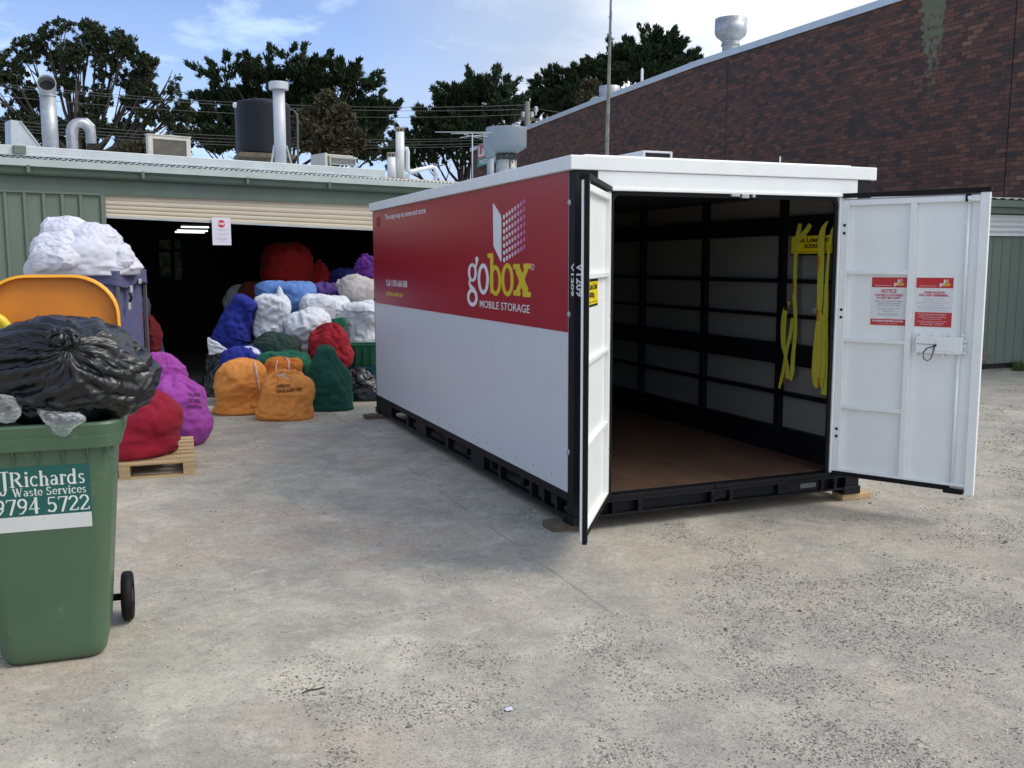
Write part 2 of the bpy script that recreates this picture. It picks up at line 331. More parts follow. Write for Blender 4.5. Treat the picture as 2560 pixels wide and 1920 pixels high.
# ------------------------------------------------------------------ ground
g = MB(); E_ = [-900, -60, -20, -10, 0, 10, 20, 60, 900]
vs = [(x, y, gz(max(-60, min(60, x)), max(-60, min(60, y)))) for y in E_ for x in E_]
g.add(vs, [(j*9+i, j*9+i+1, (j+1)*9+i+1, (j+1)*9+i) for j in range(8) for i in range(8)])
go = g.build('ground', GROUND); go['kind'] = 'structure'
def gravel():
    base = []
    for k in range(7):
        bm = bmesh.new(); bmesh.ops.create_icosphere(bm, subdivisions=1, radius=1)
        V = np.array([v.co[:] for v in bm.verts]); V *= (1+rng.uniform(-.3, .3, (len(V), 1))); V *= rng.uniform([.7, .55, .35], [1.1, .9, .6])
        base.append((V, [tuple(v.index for v in f.verts) for f in bm.faces])); bm.free()
    pts = []
    def dens(x, y):
        d = (x+2.3)*.21-(y+1.7)*.36
        nb = noise.noise(Vector((x*.8, y*.8, 3)))*2.0+noise.noise(Vector((x*2.2, y*2.2, 9)))*1.9+noise.noise(Vector((x*6, y*6, 4)))*1.1
        d = d+nb*1.1
        return max(.010, min(1, (d-.12)/1.5)**1.8 if d > .12 else 0)
    tries = 0
    while len(pts) < 105000 and tries < 1900000:
        tries += 1
        dist = 1.9+14*random.random()**2.2; a = YAW+random.uniform(-.62, .62)
        x = CAMP[0]+math.sin(a)*dist; y = CAMP[1]+math.cos(a)*dist
        if random.random() > dens(x, y)*.75+.0: continue
        if (0 < x < 2.5 and 0 < y < 5.5): continue
        s = .0011+.0062*random.random()**4.2+.00032*dist
        if random.random() < .004: s *= 2.2
        pts.append((x, y, s))
    vs = []; fs = []; o = 0
    for x, y, s in pts:
        V, F = base[random.randrange(7)]; a = random.random()*6.3; c_, s_ = math.cos(a), math.sin(a)
        W = V*s; q = np.column_stack([W[:, 0]*c_-W[:, 1]*s_+x, W[:, 0]*s_+W[:, 1]*c_+y, W[:, 2]+gz(x, y)+s*.2]); vs.append(q)
        fs += [tuple(i+o for i in f) for f in F]; o += len(V)
    m_ = bpy.data.materials.new('stone_chips'); m_.use_nodes = True; n = m_.node_tree.nodes; l = m_.node_tree.links
    ge = n.new('ShaderNodeNewGeometry'); rp = n.new('ShaderNodeValToRGB'); l.new(ge.outputs['Random Per Island'], rp.inputs[0])
    rp.color_ramp.elements[0].color = (.14, .132, .122, 1); rp.color_ramp.elements[1].color = (.60, .54, .45, 1)
    q = rp.color_ramp.elements.new(.6); q.color = (.28, .257, .225, 1)
    l.new(rp.outputs[0], n['Principled BSDF'].inputs[0]); n['Principled BSDF'].inputs['Roughness'].default_value = .85
    me = bpy.data.meshes.new('gravel'); me.from_pydata(np.vstack(vs).tolist(), [], fs); me.materials.append(m_)
    ob = bpy.data.objects.new('gravel', me); COL.objects.link(ob); ob['kind'] = 'stuff'; tag(ob, 'loose grey and brown stone chips scattered over the yard', 'gravel')
gravel()

# ------------------------------------------------------------------ storage container (local frame: x across the doorway, y back, z up)
CW, CL, ZT = 2.44, 5.475, 2.427
box = thing('storage_container', 'red and white mobile storage container standing open with both doors swung out', 'container')
box.rotation_euler = (-.0093, -.0017, 0)
def loc_at(u, v, x=None, y=None):
    p = atx(u, v, x) if x is not None else at(u, v, y)
    return p[0], p[1], p[2]+.0093*p[1]-.0017*p[0]
# roof: capping with a folded rim, slightly raised middle
b = MB(); b.box(-.036, CW+.036, -.014, CL+.02, ZT, 2.52); b.build('roof', WHITE, box, bevel=.006)
b = MB(); b.box(.10, CW-.14, .06, CL-.08, 2.5225, 2.535); b.build('roof_panel', WHITE, box, bevel=.008)
# left wall panel with its printed banner
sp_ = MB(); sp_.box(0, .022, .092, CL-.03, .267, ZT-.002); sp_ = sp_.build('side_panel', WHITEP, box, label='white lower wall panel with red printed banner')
b = MB(); b.box(-.003, -.0005, .094, CL-.032, 1.365, ZT-.004); b.build('red_banner', RED, sp_)
def S3(y, z, k): return (-.0035-.0003*k, y, z)
def poly_side(b, pts, k):               # pts in (y, z) on the left wall, drawn facing out (-x)
    a = sum((pts[i][0]*pts[(i+1) % len(pts)][1]-pts[(i+1) % len(pts)][0]*pts[i][1]) for i in range(len(pts)))
    q = [S3(p[0], p[1], k) for p in (pts if a < 0 else pts[::-1])]; b.add(q, [tuple(range(len(q)))])
def ring_side(b, cy, cz, ry, rz, ty, tz, k, n=40, a0=0, a1=360):
    vs = []; 
    for i in range(n+1):
        a = R(a0+(a1-a0)*i/n); c, s_ = math.cos(a), math.sin(a)
        vs += [S3(cy-ry*c, cz+rz*s_, k), S3(cy-(ry-ty)*c, cz+(rz-tz)*s_, k)]
    b.add(vs, [(2*i, 2*i+1, 2*i+3, 2*i+2) for i in range(n)])
def disc_side(b, cy, cz, ry, rz, k, n=16): b.add([S3(cy-ry*math.cos(2*math.pi*i/n), cz+rz*math.sin(2*math.pi*i/n), k) for i in range(n)], [tuple(range(n))])
def rect_side(b, y0, y1, z0, z1, k): poly_side(b, [(y0, z0), (y1, z0), (y1, z1), (y0, z1)], k)
def rrect(y0, y1, z0, z1, r, n=5):
    p = []
    for cx, cz, a0 in ((y1-r, z1-r, 0), (y0+r, z1-r, 90), (y0+r, z0+r, 180), (y1-r, z0+r, 270)):
        p += [(cx+r*math.cos(R(a0+90*i/n)), cz+r*math.sin(R(a0+90*i/n))) for i in range(n+1)]
    return p
# logo: opened page, dotted page
b = MB(); poly_side(b, [(1.486, 2.285), (1.474, 2.300), (1.462, 2.290), (1.312, 2.195), (1.303, 2.17), (1.304, 1.850), (1.312, 1.836), (1.325, 1.842), (1.470, 1.955), (1.481, 1.975)], 1); b.build('logo_page', VW, sp_)
for i in range(8):
    b = MB()
    for j in range(7):
        y = 1.2476+(.8428-1.2476)*i/7; z0 = 2.1791+(2.2735-2.1791)*i/7; z1 = 1.8512+(1.9444-1.8512)*i/7
        disc_side(b, y, z0+(z1-z0)*j/6, .023, .0185, 1)
    b.build('logo_dots', PK[i], sp_)
# "go" in white, "box" in yellow, drawn as heavy slab letters
def stroke_side(b, pts, w0, k, caps=True):
    for i in range(len(pts)-1):
        (y0, z0), (y1, z1) = pts[i], pts[i+1]; dy, dz = y1-y0, z1-z0; l_ = math.hypot(dy, dz); ny, nz_ = -dz/l_*w0/2, dy/l_*w0/2
        poly_side(b, [(y0+ny, z0+nz_), (y1+ny, z1+nz_), (y1-ny, z1-nz_), (y0-ny, z0-nz_)], k+i*.11)
    if caps:
        for i, p in enumerate(pts): disc_side(b, p[0], p[1], w0/2, w0/2, k+i*.11+.05)
b = MB()
ring_side(b, 1.985, 1.748, .112, .078, .058, .024, 1)                                       # g: upper bowl
stroke_side(b, [(1.895, 1.800), (1.872, 1.834), (1.862, 1.852)], .040, 2); disc_side(b, 1.868, 1.856, .040, .026, 3)   # ear
stroke_side(b, [(2.045, 1.684), (2.060, 1.655), (2.035, 1.632), (1.985, 1.617), (1.93, 1.598)], .040, 4)
ring_side(b, 1.985, 1.538, .135, .078, .062, .034, 6)                                        # lower bowl
ring_side(b, 1.720, 1.697, .133, .128, .062, .036, 1)                                        # o
b.build('logo_lettering', VW, sp_, label='white lettering of the logo')
b = MB()
stroke_side(b, [(1.520, 1.895), (1.520, 1.585)], .072, 1, False); poly_side(b, rrect(1.485, 1.615, 1.868, 1.904, .012), 2)       # b
ring_side(b, 1.437, 1.689, .128, .122, .062, .036, 3)
ring_side(b, 1.181, 1.698, .128, .128, .062, .036, 1)                                        # o
stroke_side(b, [(.985, 1.795), (.795, 1.605)], .088, 1, False); stroke_side(b, [(.790, 1.795), (.985, 1.605)], .058, 2, False)   # x
for y0, y1, z0 in ((.925, 1.062, 1.780), (.722, .860, 1.784), (.915, 1.062, 1.582), (.715, .875, 1.578)):
    poly_side(b, rrect(y0, y1, z0, z0+.040, .014), 3)
b.build('logo_lettering', VY, sp_, label='yellow lettering of the logo')
XD, ZD = (0, -1, 0), (0, 0, 1)
MB().text('MOBILE STORAGE', (-.0045, 1.805, 1.461), XD, ZD, 1.063, .060, .005).build('wall_lettering', VW, sp_)
b = MB(); b.text('The easy way to move and store', (-.0045, 4.866, 2.290), XD, ZD, 1.55, .075, .02)
b.build('wall_lettering', VW, sp_); MB().text('Call 1300 668 688', (-.0045, 4.88, 1.574), XD, ZD, .866, .072, .02).build('wall_lettering', VW, sp_); b = MB()
ring_side(b, .690, 1.798, .036, .023, .007, .005, 2, 20); b.text('R', (-.0045, .703, 1.789), XD, ZD, .026, .018)
b.build('registered_mark', VW, sp_)
b = MB(); b.text('gobox.com.au', (-.0045, 4.89, 1.452), XD, ZD, .695, .072, .03); b.build('wall_lettering', VY, sp_, label='yellow web address lettering')
for q in range(12): MB().box(-.0015, .001, .35+q*.33, .358+q*.33, .335, .347).build('rivet', mat('rivet_grey', (.12, .13, .15), .5), sp_)
b = MB()                                                                                    # faint placard in the far corner
b.box(-.0042, -.0034, 5.09, 5.27, 2.24, 2.35); b.build('placard_outline', mat('faded_red', (.27, .012, .02), .5), sp_)
for y, z in ((1.55, .80), (1.5, 1.13)): MB().box(-.0015, .001, y, y+.007, z, z+.014).build('rivet', mat('rivet_grey', (.12, .13, .15), .5), sp_)
# frame posts
def post(x0, x1, y0, y1): return MB().box(x0, x1, y0, y1, .115, ZT-.002).build('corner_post', BLACK, box, bevel=.004)
pA = post(.0005, .168, -.001, .090); post(CW-.128, CW, -.001, .090); post(.0005, .12, CL-.028, CL); post(CW-.12, CW, CL-.028, CL)
def num(b, o, x, w_, h_): b.text('V1209', o, x, (0, 0, 1) if False else (0, 0, 1), w_, h_, .03)
b = MB(); b.text('V1209', (-.0012, .047, 1.826), (0, 0, -1), (0, -1, 0), .218, .042, .03, nrm=Vector((-1, 0, 0))); b.v = [(-.0012, p[1], p[2]) for p in b.v]; b.build('unit_number', VW, pA)
MB().text('V1209', (.012, -.0022, 1.826), (0, 0, -1), (1, 0, 0), .222, .052, .03).build('unit_number', VW, pA); b = MB()
b.text('V1209', (-.0012, CL-.022, 1.80), (0, 0, -1), (0, -1, 0), .20, .02, .03)
b.build('unit_number', VW, pA)
for z in (2.22, 1.485, .55):
    b = MB(); b.lathe((0, 0, 0), [(0, .012), (.010, .011), (.016, .007), (.022, 0)], 14)
    b.v = [(-.0005-p[2], .079+p[0], z+p[1]) for p in b.v]; b.build('bolt', ZINC, box)
# bottom side rails with fork pockets
zz0, zz1 = .070, .2665
def side_rail(xa, xb):
    b = MB(); b.box(xa, xb, .091, CL-.03, .205, zz1); b.box(xa, xb, .091, CL-.03, zz0, .098)
    cuts = []
    for a0, a1 in ((1650, 1575), (1555, 1475), (1455, 1380), (1360, 1140), (1120, 1010), (910, 735), (715, 565), (490, 430), (415, 300)):
        y0 = loc_at(880+a0/3.072, 880+(a0*.563+140)/3.072, x=0)[1]; y1 = loc_at(880+a1/3.072, 880+(a1*.563+140)/3.072, x=0)[1]; cuts.append((y0, y1))
    cuts.sort(); prev = .091
    for y0, y1 in cuts:
        if y0 > prev: b.box(xa+.001, xb-.001, prev, y0, .098, .205)
        prev = y1
    b.box(xa+.001, xb-.001, prev, CL-.03, .098, .205)
    b.build('bottom_rail', BLACK, box, bevel=.003)
side_rail(0.0005, .06); side_rail(CW-.06, CW)
for x0, y0 in ((-.012, -.012), (CW-.15, -.012), (-.012, CL-.15), (CW-.15, CL-.15)):
    b = MB(); b.box(x0, x0+.162, y0, y0+.162, .052, .115); b.build('corner_casting', BLACK, box, bevel=.006)
# front sill: a channel with stiffeners, pockets and a small plate
b = MB(); b.box(.168, CW-.128, .004, .09, .205, .238); b.box(.168, CW-.128, -.004, .085, .095, .107); b.box(.168, CW-.128, .055, .07, .107, .205)
b.box(.168, CW-.128, -.004, .004, .190, .205)
for x0, x1 in ((.30, .31), (.50, .535), (1.10, 1.13), (1.255, 1.285), (2.08, 2.10), (2.20, 2.225)): b.box(x0, x1, -.003, .055, .107, .19)
b.box(1.14, 1.25, .02, .054, .125, .19); b.box(1.70, 2.08, .02, .055, .107, .19); b.box(1.13, 1.255, -.010, -.002, .215, .232)
fr = b.build('front_sill', BLACK, box, bevel=.002)
b = MB(); b.box(1.90, 2.045, .0165, .0195, .135, .170); b.build('rating_plate', mat('plate_grey', (.10, .10, .11), .5, var=.6, vs=90), fr)
for x in (.52, 1.115, 1.27, 1.76, 2.09, 2.21): MB().tube([(x, -.012, .15), (x, .0, .15)], .010, 8).build('bolt', BLACK, fr)
# cross members seen through the pockets
for k in range(8):
    MB().box(.061, CW-.061, .35+k*.66, .41+k*.66, .10, .215).build('cross_member', BLACK, box)
PLY = mat('plywood_floor', (.095, .052, .034), .6, var=.30, vs=3, stretch=(3, .7, 1), dirt=(.07, .035, .022), ds=2, dlo=.45, dhi=.8, bump=.1, bs=30)
MB().box(.02, CW-.02, .091, CL-.04, .217, .240).build('floor', PLY, box)
# lintel, jambs and the rubber round the doorway
b = MB(); b.box(.168, CW-.128, -.002, .08, 2.300, ZT-.002); li = b.build('lintel', WHITE, box, bevel=.004)
MB().box(.168, CW-.128, -.014, -.002, 2.300, 2.318).build('drip_lip', WHITE, li, bevel=.002)
MB().box(.169, .2675, .0, .03, .24, 2.300).build('door_jamb', WHITE, box); MB().box(2.155, CW-.128, .0, .03, .24, 2.300).build('door_jamb', WHITE, box)
b = MB()
def ringpath(x0, x1, z0, z1, r):
    return [(x0, z0)]+[(x0+r-r*math.cos(R(t)), z1-r+r*math.sin(R(t))) for t in range(0, 91, 15)]+[(x1-r+r*math.sin(R(t)), z1-r+r*math.cos(R(t))) for t in range(0, 91, 15)]+[(x1, z0)]
po, pi_ = ringpath(.2675, 2.155, .239, 2.298, .06), ringpath(.295, 2.125, .239, 2.272, .05)
vs = [(p[0], y, p[1]) for y in (.012, .030) for p in po+pi_]; n_ = len(po); fs = []
for i in range(n_-1):
    fs += [(i, i+1, n_+i+1, n_+i), (2*n_+i+1, 2*n_+i, 3*n_+i, 3*n_+i+1), (n_+i, n_+i+1, 3*n_+i+1, 3*n_+i)]
b.add(vs, fs); b.build('door_seal', RUBBER, box)
b = MB(); b.box(1.20, 1.27, -.016, .02, 2.281, 2.2985); b.box(1.285, 1.345, -.02, .02, 2.272, 2.2995); b.box(1.375, 1.40, -.016, .02, 2.279, 2.2985); b.build('latch_keeper', ZINC, box, bevel=.002)
# inside: grey sheet walls on a black steel frame
GREYIN = mat('grey_sheet', (.205, .20, .19), .6, var=.05)
MB().box(2.345, 2.36, .10, CL-.06, .42, 2.36).build('inner_wall', GREYIN, box); MB().box(.08, .095, .10, CL-.06, .42, 2.36).build('inner_wall', GREYIN, box)
MB().box(.096, 2.344, CL-.06, CL-.045, .24, 2.36).build('inner_wall', GREYIN, box)
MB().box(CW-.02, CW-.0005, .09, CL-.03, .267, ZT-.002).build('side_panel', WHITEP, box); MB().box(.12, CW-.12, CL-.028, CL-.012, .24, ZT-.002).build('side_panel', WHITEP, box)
MB().box(.03, CW-.03, .085, CL-.05, 2.385, 2.40).build('ceiling', mat('ceiling_grey', (.05, .05, .055), .6), box)
for xs in ((2.285, 2.344), (.096, .155)):
    xa, xb = xs; inn = xa if xa > 1 else xb
    for y in (.82, 1.96, 3.13, 4.28, 5.30): MB().box(xa+.004, xb-.001 if xa > 1 else xb-.004, y, y+.055, .24, 2.384).build('wall_post', BLACK, box)
    for z0, z1, d_ in ((2.045, 2.195, .012), (1.655, 1.690, .024), (1.372, 1.402, .024), (.985, 1.160, .012), (.722, .758, .024), (.241, .455, 0)):
        MB().box(xa+(d_ if xa > 1 else .003), xb-(.003 if xa > 1 else d_), .092, CL-.065, z0, z1).build('wall_rail', BLACK, box)
    for z in (2.12, 1.07):
        b = MB()
        for k in range(30): b.box(inn-.002 if xa > 1 else inn-.004, inn+.004, .2+k*.17, .24+k*.17, z-.012, z+.012)
# load sign on the right inner wall
def load_sign(parent, o, x, w_, h_, nrm):
    o = Vector(o); x = Vector(x); nrm = Vector(nrm); z = Vector((0, 0, 1))
    def plate(m_, x0, x1, z0, z1, k, nm, p):
        b = MB(); q = [o+x*a+z*c+nrm*k for a, c in ((x0, z0), (x1, z0), (x1, z1), (x0, z1))]; q2 = [p_-nrm*.002 for p_ in q]
        b.add([tuple(p_) for p_ in q+q2], [(0, 1, 2, 3), (7, 6, 5, 4), (0, 4, 5, 1), (1, 5, 6, 2), (2, 6, 7, 3), (3, 7, 4, 0)]); return b.build(nm, m_, p)
    s_ = plate(SIGNK, 0, w_, 0, h_, .003, 'load_limit_sign', parent)
    par = s_ if parent is box else parent
    plate(SIGNY, .012, w_-.012, .014, h_-.014, .0055, 'sign_face', par)
    b = MB(); b.text('Max Load Limit', o+x*w_*.10+z*h_*.62+nrm*.0065, x, z, w_*.80, h_*.24, .03)
    b.text('3000kg', o+x*w_*.29+z*h_*.27+nrm*.0065, x, z, w_*.42, h_*.27, .03)
    b.text('Overweight units will be returned to customer', o+x*w_*.06+z*h_*.13+nrm*.0065, x, z, w_*.88, h_*.075, .01)
    b.build('sign_lettering', SIGNK, par)
load_sign(box, (2.280, .705, 1.88), (0, -1, 0), .575, .165, (-1, 0, 0))

# doors
def door(hx, ang, sg, mullion):
    """local: x from the hinge outwards, inner face at y=0 towards sg*y"""
    Wd = .995
    def Y(a, c): return (min(sg*a, sg*c), max(sg*a, sg*c))
    d = MB(); d.box(.004, Wd-.004, *Y(-.038, -.030), .215, 2.285); d = d.build('door', WHITE, box)
    d.location = (hx, -.004, 0); d.rotation_euler = (0, 0, ang)
    f = MB(); y0, y1 = Y(-.030, 0)
    f.box(0, .05, y0, y1, .256, 2.275); f.box(.935, Wd, *Y(-.036, .002), .205, 2.292)
    f.box(.05, .935, y0, y1, 2.235, 2.275); f.box(.05, .935, y0, y1, .256, .275)
    xr = .484 if mullion else .935
    if mullion: f.box(.484, .526, y0, y1, .275, 2.235)
    for z0, z1 in ((1.736, 1.765), (1.238, 1.264), (.736, .768)): f.box(.05, xr, *Y(-.030, -.001), z0, z1)
    f.build('door_frame', WHITE, d, bevel=.003)
    k = MB(); k.box(.0, 1.0, *Y(-.05, .008), 2.293, 2.325); k.build('top_seal', RUBBER, d, bevel=.003)
    k = MB(); k.box(0, .83 if mullion else .97, *Y(-.045, .004), .222, .252)
    if mullion: k.box(.80, .93, *Y(-.02, .018), .205, .238)
    k.build('bottom_seal', RUBBER, d, bevel=.003)
    for z in (2.094, 2.036, 1.476, 1.42, .58, .524): MB().tube([(.024, sg*.0005, z), (.024, sg*.004, z)], .0105, 12).build('hinge_bolt', RUBBER if mullion else ZDULL, d)
    for z in (2.06, 1.45, .55): MB().tube([(-.002, -sg*.052, z-.06), (-.002, -sg*.052, z+.06)], .014, 8).build('hinge', BLACK, d)
    return d
dR = door(CW-.2673, -1.0495, -1, True); dL = door(.2673, -(math.pi-.9542), 1, False)
b = MB(); b.box(.9955, 1.002, -.022, .006, .185, 2.30); b.box(.965, .9955, .0025, .006, .19, 2.292); b.build('edge_seal', RUBBER, dL, bevel=.002)
load_sign(dL, (.972, -.029, 1.565), (-1, 0, 0), .56, .165, (0, 1, 0))
# right door furniture
yi = -.0 # inner face plane
b = MB(); b.tube([(.862, .018-.0, 2.235), (.862, .018, 1.305)], .013, 8); b.tube([(.846, .018, 1.19), (.846, .018, .24)], .013, 8)
b.tube([(.866, .0, 2.225), (.866, -.006, 2.27)], .012, 8); b.build('lock_rod', WHITE, dR)
b = MB(); b.box(.842, .875, -.012, .01, 2.232, 2.285); b.build('rod_guide', RUBBER, dR, bevel=.003)
b = MB(); b.prism(rrect(.565, .876, 1.186, 1.306, .012), (0, .030, 0), (1, 0, 0), (0, 0, 1), .044)
lb = b.build('lock_box', WHITE, dR, bevel=.004)
b = MB(); b.prism(rrect(.70, .83, 1.205, 1.285, .008), (0, -.0145, 0), (1, 0, 0), (0, 0, 1), .004); b.build('recessed_plate', WHITE, lb, bevel=.002)
for x, z in ((.57, 1.318), (.66, 1.318), (.76, 1.318), (.872, 1.32), (.553, 1.29), (.553, 1.225), (.57, 1.176), (.75, 1.174), (.86, 1.174), (.89, 1.28), (.89, 1.20), (.888, 1.25)):
    MB().tube([(x, .03, z), (x, -.006, z)], .009, 8).build('fixing_lug', WHITE, lb)
b = MB(); b.text('Emergency Release', (.578, -.0150, 1.243), (1, 0, 0), (0, 0, 1), .115, .013, .02); b.build('box_lettering', PG, lb)
b = MB(); P_ = [(.700, 1.243), (.672, 1.233), (.645, 1.222), (.622, 1.190), (.628, 1.148), (.652, 1.132), (.676, 1.150), (.688, 1.195), (.694, 1.235)]
b.tube([(x, -.022, z) for x, z in P_], .0034, 6); b.tube([(.690, -.023, 1.238), (.708, -.021, 1.25)], .007, 6); b.build('release_cable', RUBBER, lb)
def poster(x0, kind):
    b = MB(); b.box(x0, x0+.246, .0275, .0298, 1.371, 1.716); p = b.build('poster', mat('poster_white', (.74, .75, .77), .4, var=.01), dR)
    def pl_(m_, x1, x2, z1, z2, nm='poster_band', k=.0268):
        MB().box(x0+x1, x0+x2, k, .0274, z1, z2).build(nm, m_, p)
    X, Z = (1, 0, 0), (0, 0, 1); yy = .0262
    pl_(PR, 0, .246, 1.644, 1.716)
    r = MB(); w_ = MB(); yl = MB(); g_ = MB()
    w_.text('The easy way to move and store', (x0+.022, yy, 1.653), X, Z, .115, .009, .01)
    w_.text('go', (x0+.155, yy, 1.652), X, Z, .030, .026, .04); yl.text('box', (x0+.186, yy, 1.658), X, Z, .042, .026, .04)
    w_.add([(x0+.182, yy, 1.683), (x0+.194, yy, 1.676), (x0+.194, yy, 1.699), (x0+.182, yy, 1.706)], [(0, 1, 2, 3)])
    for i in range(3):
        for j in range(4): w_.add([(x0+.197+i*.007, yy, 1.680+j*.006+i*.001), (x0+.201+i*.007, yy, 1.680+j*.006+i*.001), (x0+.201+i*.007, yy, 1.684+j*.006+i*.001), (x0+.197+i*.007, yy, 1.684+j*.006+i*.001)], [(0, 1, 2, 3)])
    if kind == 0:
        pl_(PR, 0, .246, 1.371, 1.416)
        r.text('NOTICE', (x0+.07, yy, 1.604), X, Z, .107, .028, .03); r.text('CONTENTS CONTAINED', (x0+.025, yy, 1.580), X, Z, .198, .017, .03); r.text('IN UNIT MAY SHIFT', (x0+.041, yy, 1.560), X, Z, .165, .017, .03)
        for i, (s_, w2, h) in enumerate((('gobox is not responsible for damage', .185, .011), ('resulting from the movement of', .162, .011), ('the unit or the contents shifting', .160, .011))): g_.text(s_, (x0+.123-w2/2, yy, 1.539-i*.0145), X, Z, w2, h, .01)
        for i, (s_, w2) in enumerate((("It is the customer's responsibility to ensure", .160), ('that contents are secured during the', .130), ('relocation of the unit', .075))): g_.text(s_, (x0+.123-w2/2, yy, 1.491-i*.0115), X, Z, w2, .008, .0)
        for i, (s_, w2) in enumerate((('Please ensure to use the ratchet devices', .150), ('and blankets before packing the doors', .135))): g_.text(s_, (x0+.123-w2/2, yy, 1.450-i*.0115), X, Z, w2, .008, .0)
        r.text('CAUTION', (x0+.106, yy, 1.421), X, Z, .035, .006, .01)
        w_.text('NO HAZARDOUS MATERIAL ALLOWED', (x0+.014, yy, 1.395), X, Z, .218, .014, .03); w_.text('on the interior of units or containers provided', (x0+.055, yy, 1.380), X, Z, .135, .006)
    else:
        pl_(PR, 0, .246, 1.371, 1.473)
        r.text('WHEN PACKING', (x0+.055, yy, 1.604), X, Z, .137, .017, .03); r.text('THIS UNIT REMEMBER...', (x0+.018, yy, 1.584), X, Z, .21, .017, .03)
        for s_, w2, z in (('Distribute weight evenly across the floor', .13, 1.567), ('Place heavier items low and against the walls', .148, 1.552), ('Secure your furniture and items with the ratchet straps provided', .215, 1.537), ('Leave no gaps between boxes', .13, 1.522), ('Fragile items, mirrors and glass should be wrapped and stood on edge', .218, 1.507), ('and never laid flat under other goods in the unit', .20, 1.497), ('Contact us if you need any help with packing', .172, 1.483)):
            g_.text(s_, (x0+.123-w2/2, yy, z), X, Z, w2, .006)
        for s_, w2, z in (('DO NOT load more than the stated limit', .19, 1.457), ('DO NOT store food or live plants', .165, 1.445), ('DO NOT place items against the doors of the unit', .19, 1.433), ('DO NOT pack dangerous goods', .125, 1.421), ('If you need any assistance please call our office', .19, 1.405), ('or visit us on the web before collection day', .16, 1.394), ('thank you', .15, 1.383)):
            w_.text(s_, (x0+.115-w2/2, yy, z), X, Z, w2, .007, .01)
    r.build('poster_lettering', PR, p) if r.v else None; w_.build('poster_lettering', PW, p); yl.build('poster_lettering', VY, p); g_.build('poster_lettering', PG, p)
poster(.231, 0); poster(.541, 1)

# timber blocks under the corners
def block(x, y, rz, label, lx=.30, ly=.12, h=.05, m_=WOOD, grp='timber blocks under the container corners'):
    b = MB(); b.box(-lx/2, lx/2, -ly/2, ly/2, 0, h); o = b.build('timber_block', m_, bevel=.004); o.location = (x, y, gz(x, y)); o.rotation_euler = (0, 0, rz)
    return tag(o, label, 'timber block', grp)
block(.01, .17, R(4), 'weathered timber block under the near left container corner, beside the open door', .25, .17, .050, WOODOLD)
block(2.44, .07, R(-3), 'pale new timber block under the front right container corner', .27, .13, .050)
block(-.03, 5.33, R(2), 'timber block under the far left container corner, close to the bags', .30, .16, .048, WOODOLD)

# ratchet straps hanging on the right inner wall
STRAP = mat('yellow_webbing', (.60, .57, .055), .7, var=.1, vs=30, bump=.2, bs=200); ORP = mat('orange_print', (.60, .06, .01), .6)
def q5(a, c, x=2.26): p = loc_at(1900+a/3.192, 520+c/3.192, x=x); return p[1], p[2]
def ribbon(b, pts, x, w_=.05):           # pts: crop coordinates of the centre line; w_ in crop pixels
    P = [q5(a, c) for a, c, *r in pts]; W_ = [(r[0] if r else w_) for *_, in [()]*0] or [p[2] if len(p) > 2 else w_ for p in pts]
    vs = []
    for i, (y, z) in enumerate(P):
        y0, z0 = P[max(i-1, 0)]; y1, z1 = P[min(i+1, len(P)-1)]; dy, dz = y1-y0, z1-z0; l_ = math.hypot(dy, dz) or 1
        h = W_[i]*.00098/2
        xx = x+.003*math.sin(i*.25)
        for s_ in (-1, 1): vs += [(xx, y-s_*dz/l_*h*1.35, z+s_*dy/l_*h), (xx+.003, y-s_*dz/l_*h*1.35, z+s_*dy/l_*h)]
    fs = []
    for i in range(len(P)-1):
        a, c = 4*i, 4*i+4; fs += [(a, a+2, c+2, c), (a+1, c+1, c+3, a+3), (a, c, c+1, a+1), (a+2, a+3, c+3, c+2)]
    fs += [(0, 1, 3, 2), (4*len(P)-4, 4*len(P)-2, 4*len(P)-1, 4*len(P)-3)]
    b.add(vs, fs, True)
def smoothp(pts, n=4):
    out_ = []
    for i in range(len(pts)-1):
        p0, p1, p2, p3 = [np.array(pts[min(max(k, 0), len(pts)-1)], float) for k in (i-1, i, i+1, i+2)]
        for j in range(n):
            t_ = j/n; out_.append(tuple(.5*((2*p1)+(p2-p0)*t_+(2*p0-5*p1+4*p2-p3)*t_**2+(3*p1-p0-3*p2+p3)*t_**3)))
    return out_+[tuple(map(float, pts[-1]))]
st = thing('ratchet_strap', 'narrow yellow webbing strap with a looped tail, farther from the right door', 'strap', group='ratchet straps hung inside the container')
st.rotation_euler = box.rotation_euler
b = MB()
ribbon(b, smoothp([(335, 125, 30), (322, 170, 36), (308, 230, 34), (298, 330, 32), (292, 500, 30), (288, 640, 30), (284, 720, 34), (288, 850, 30), (285, 1000, 30), (268, 1180, 34), (262, 1300, 40), (240, 1370, 46)]), 2.262)
ribbon(b, smoothp([(410, 130, 36), (385, 170, 42), (345, 215, 44), (315, 255, 36)]), 2.268)
ribbon(b, smoothp([(262, 750, 14), (235, 775, 30), (212, 850, 46), (205, 950, 46), (205, 1080, 40), (220, 1170, 26), (235, 1260, 26), (232, 1360, 34)]), 2.246)
ribbon(b, smoothp([(275, 880, 26), (255, 1000, 30), (225, 1130, 28), (205, 1260, 30), (180, 1380, 26), (165, 1438, 20)]), 2.252)
b.build('webbing', STRAP, st, smooth=False)
b = MB(); b.box(2.236, 2.246, *sorted((q5(275, 0)[0], q5(255, 0)[0])), q5(0, 800)[1], q5(0, 745)[1]); b.build('buckle', BLACK, st)
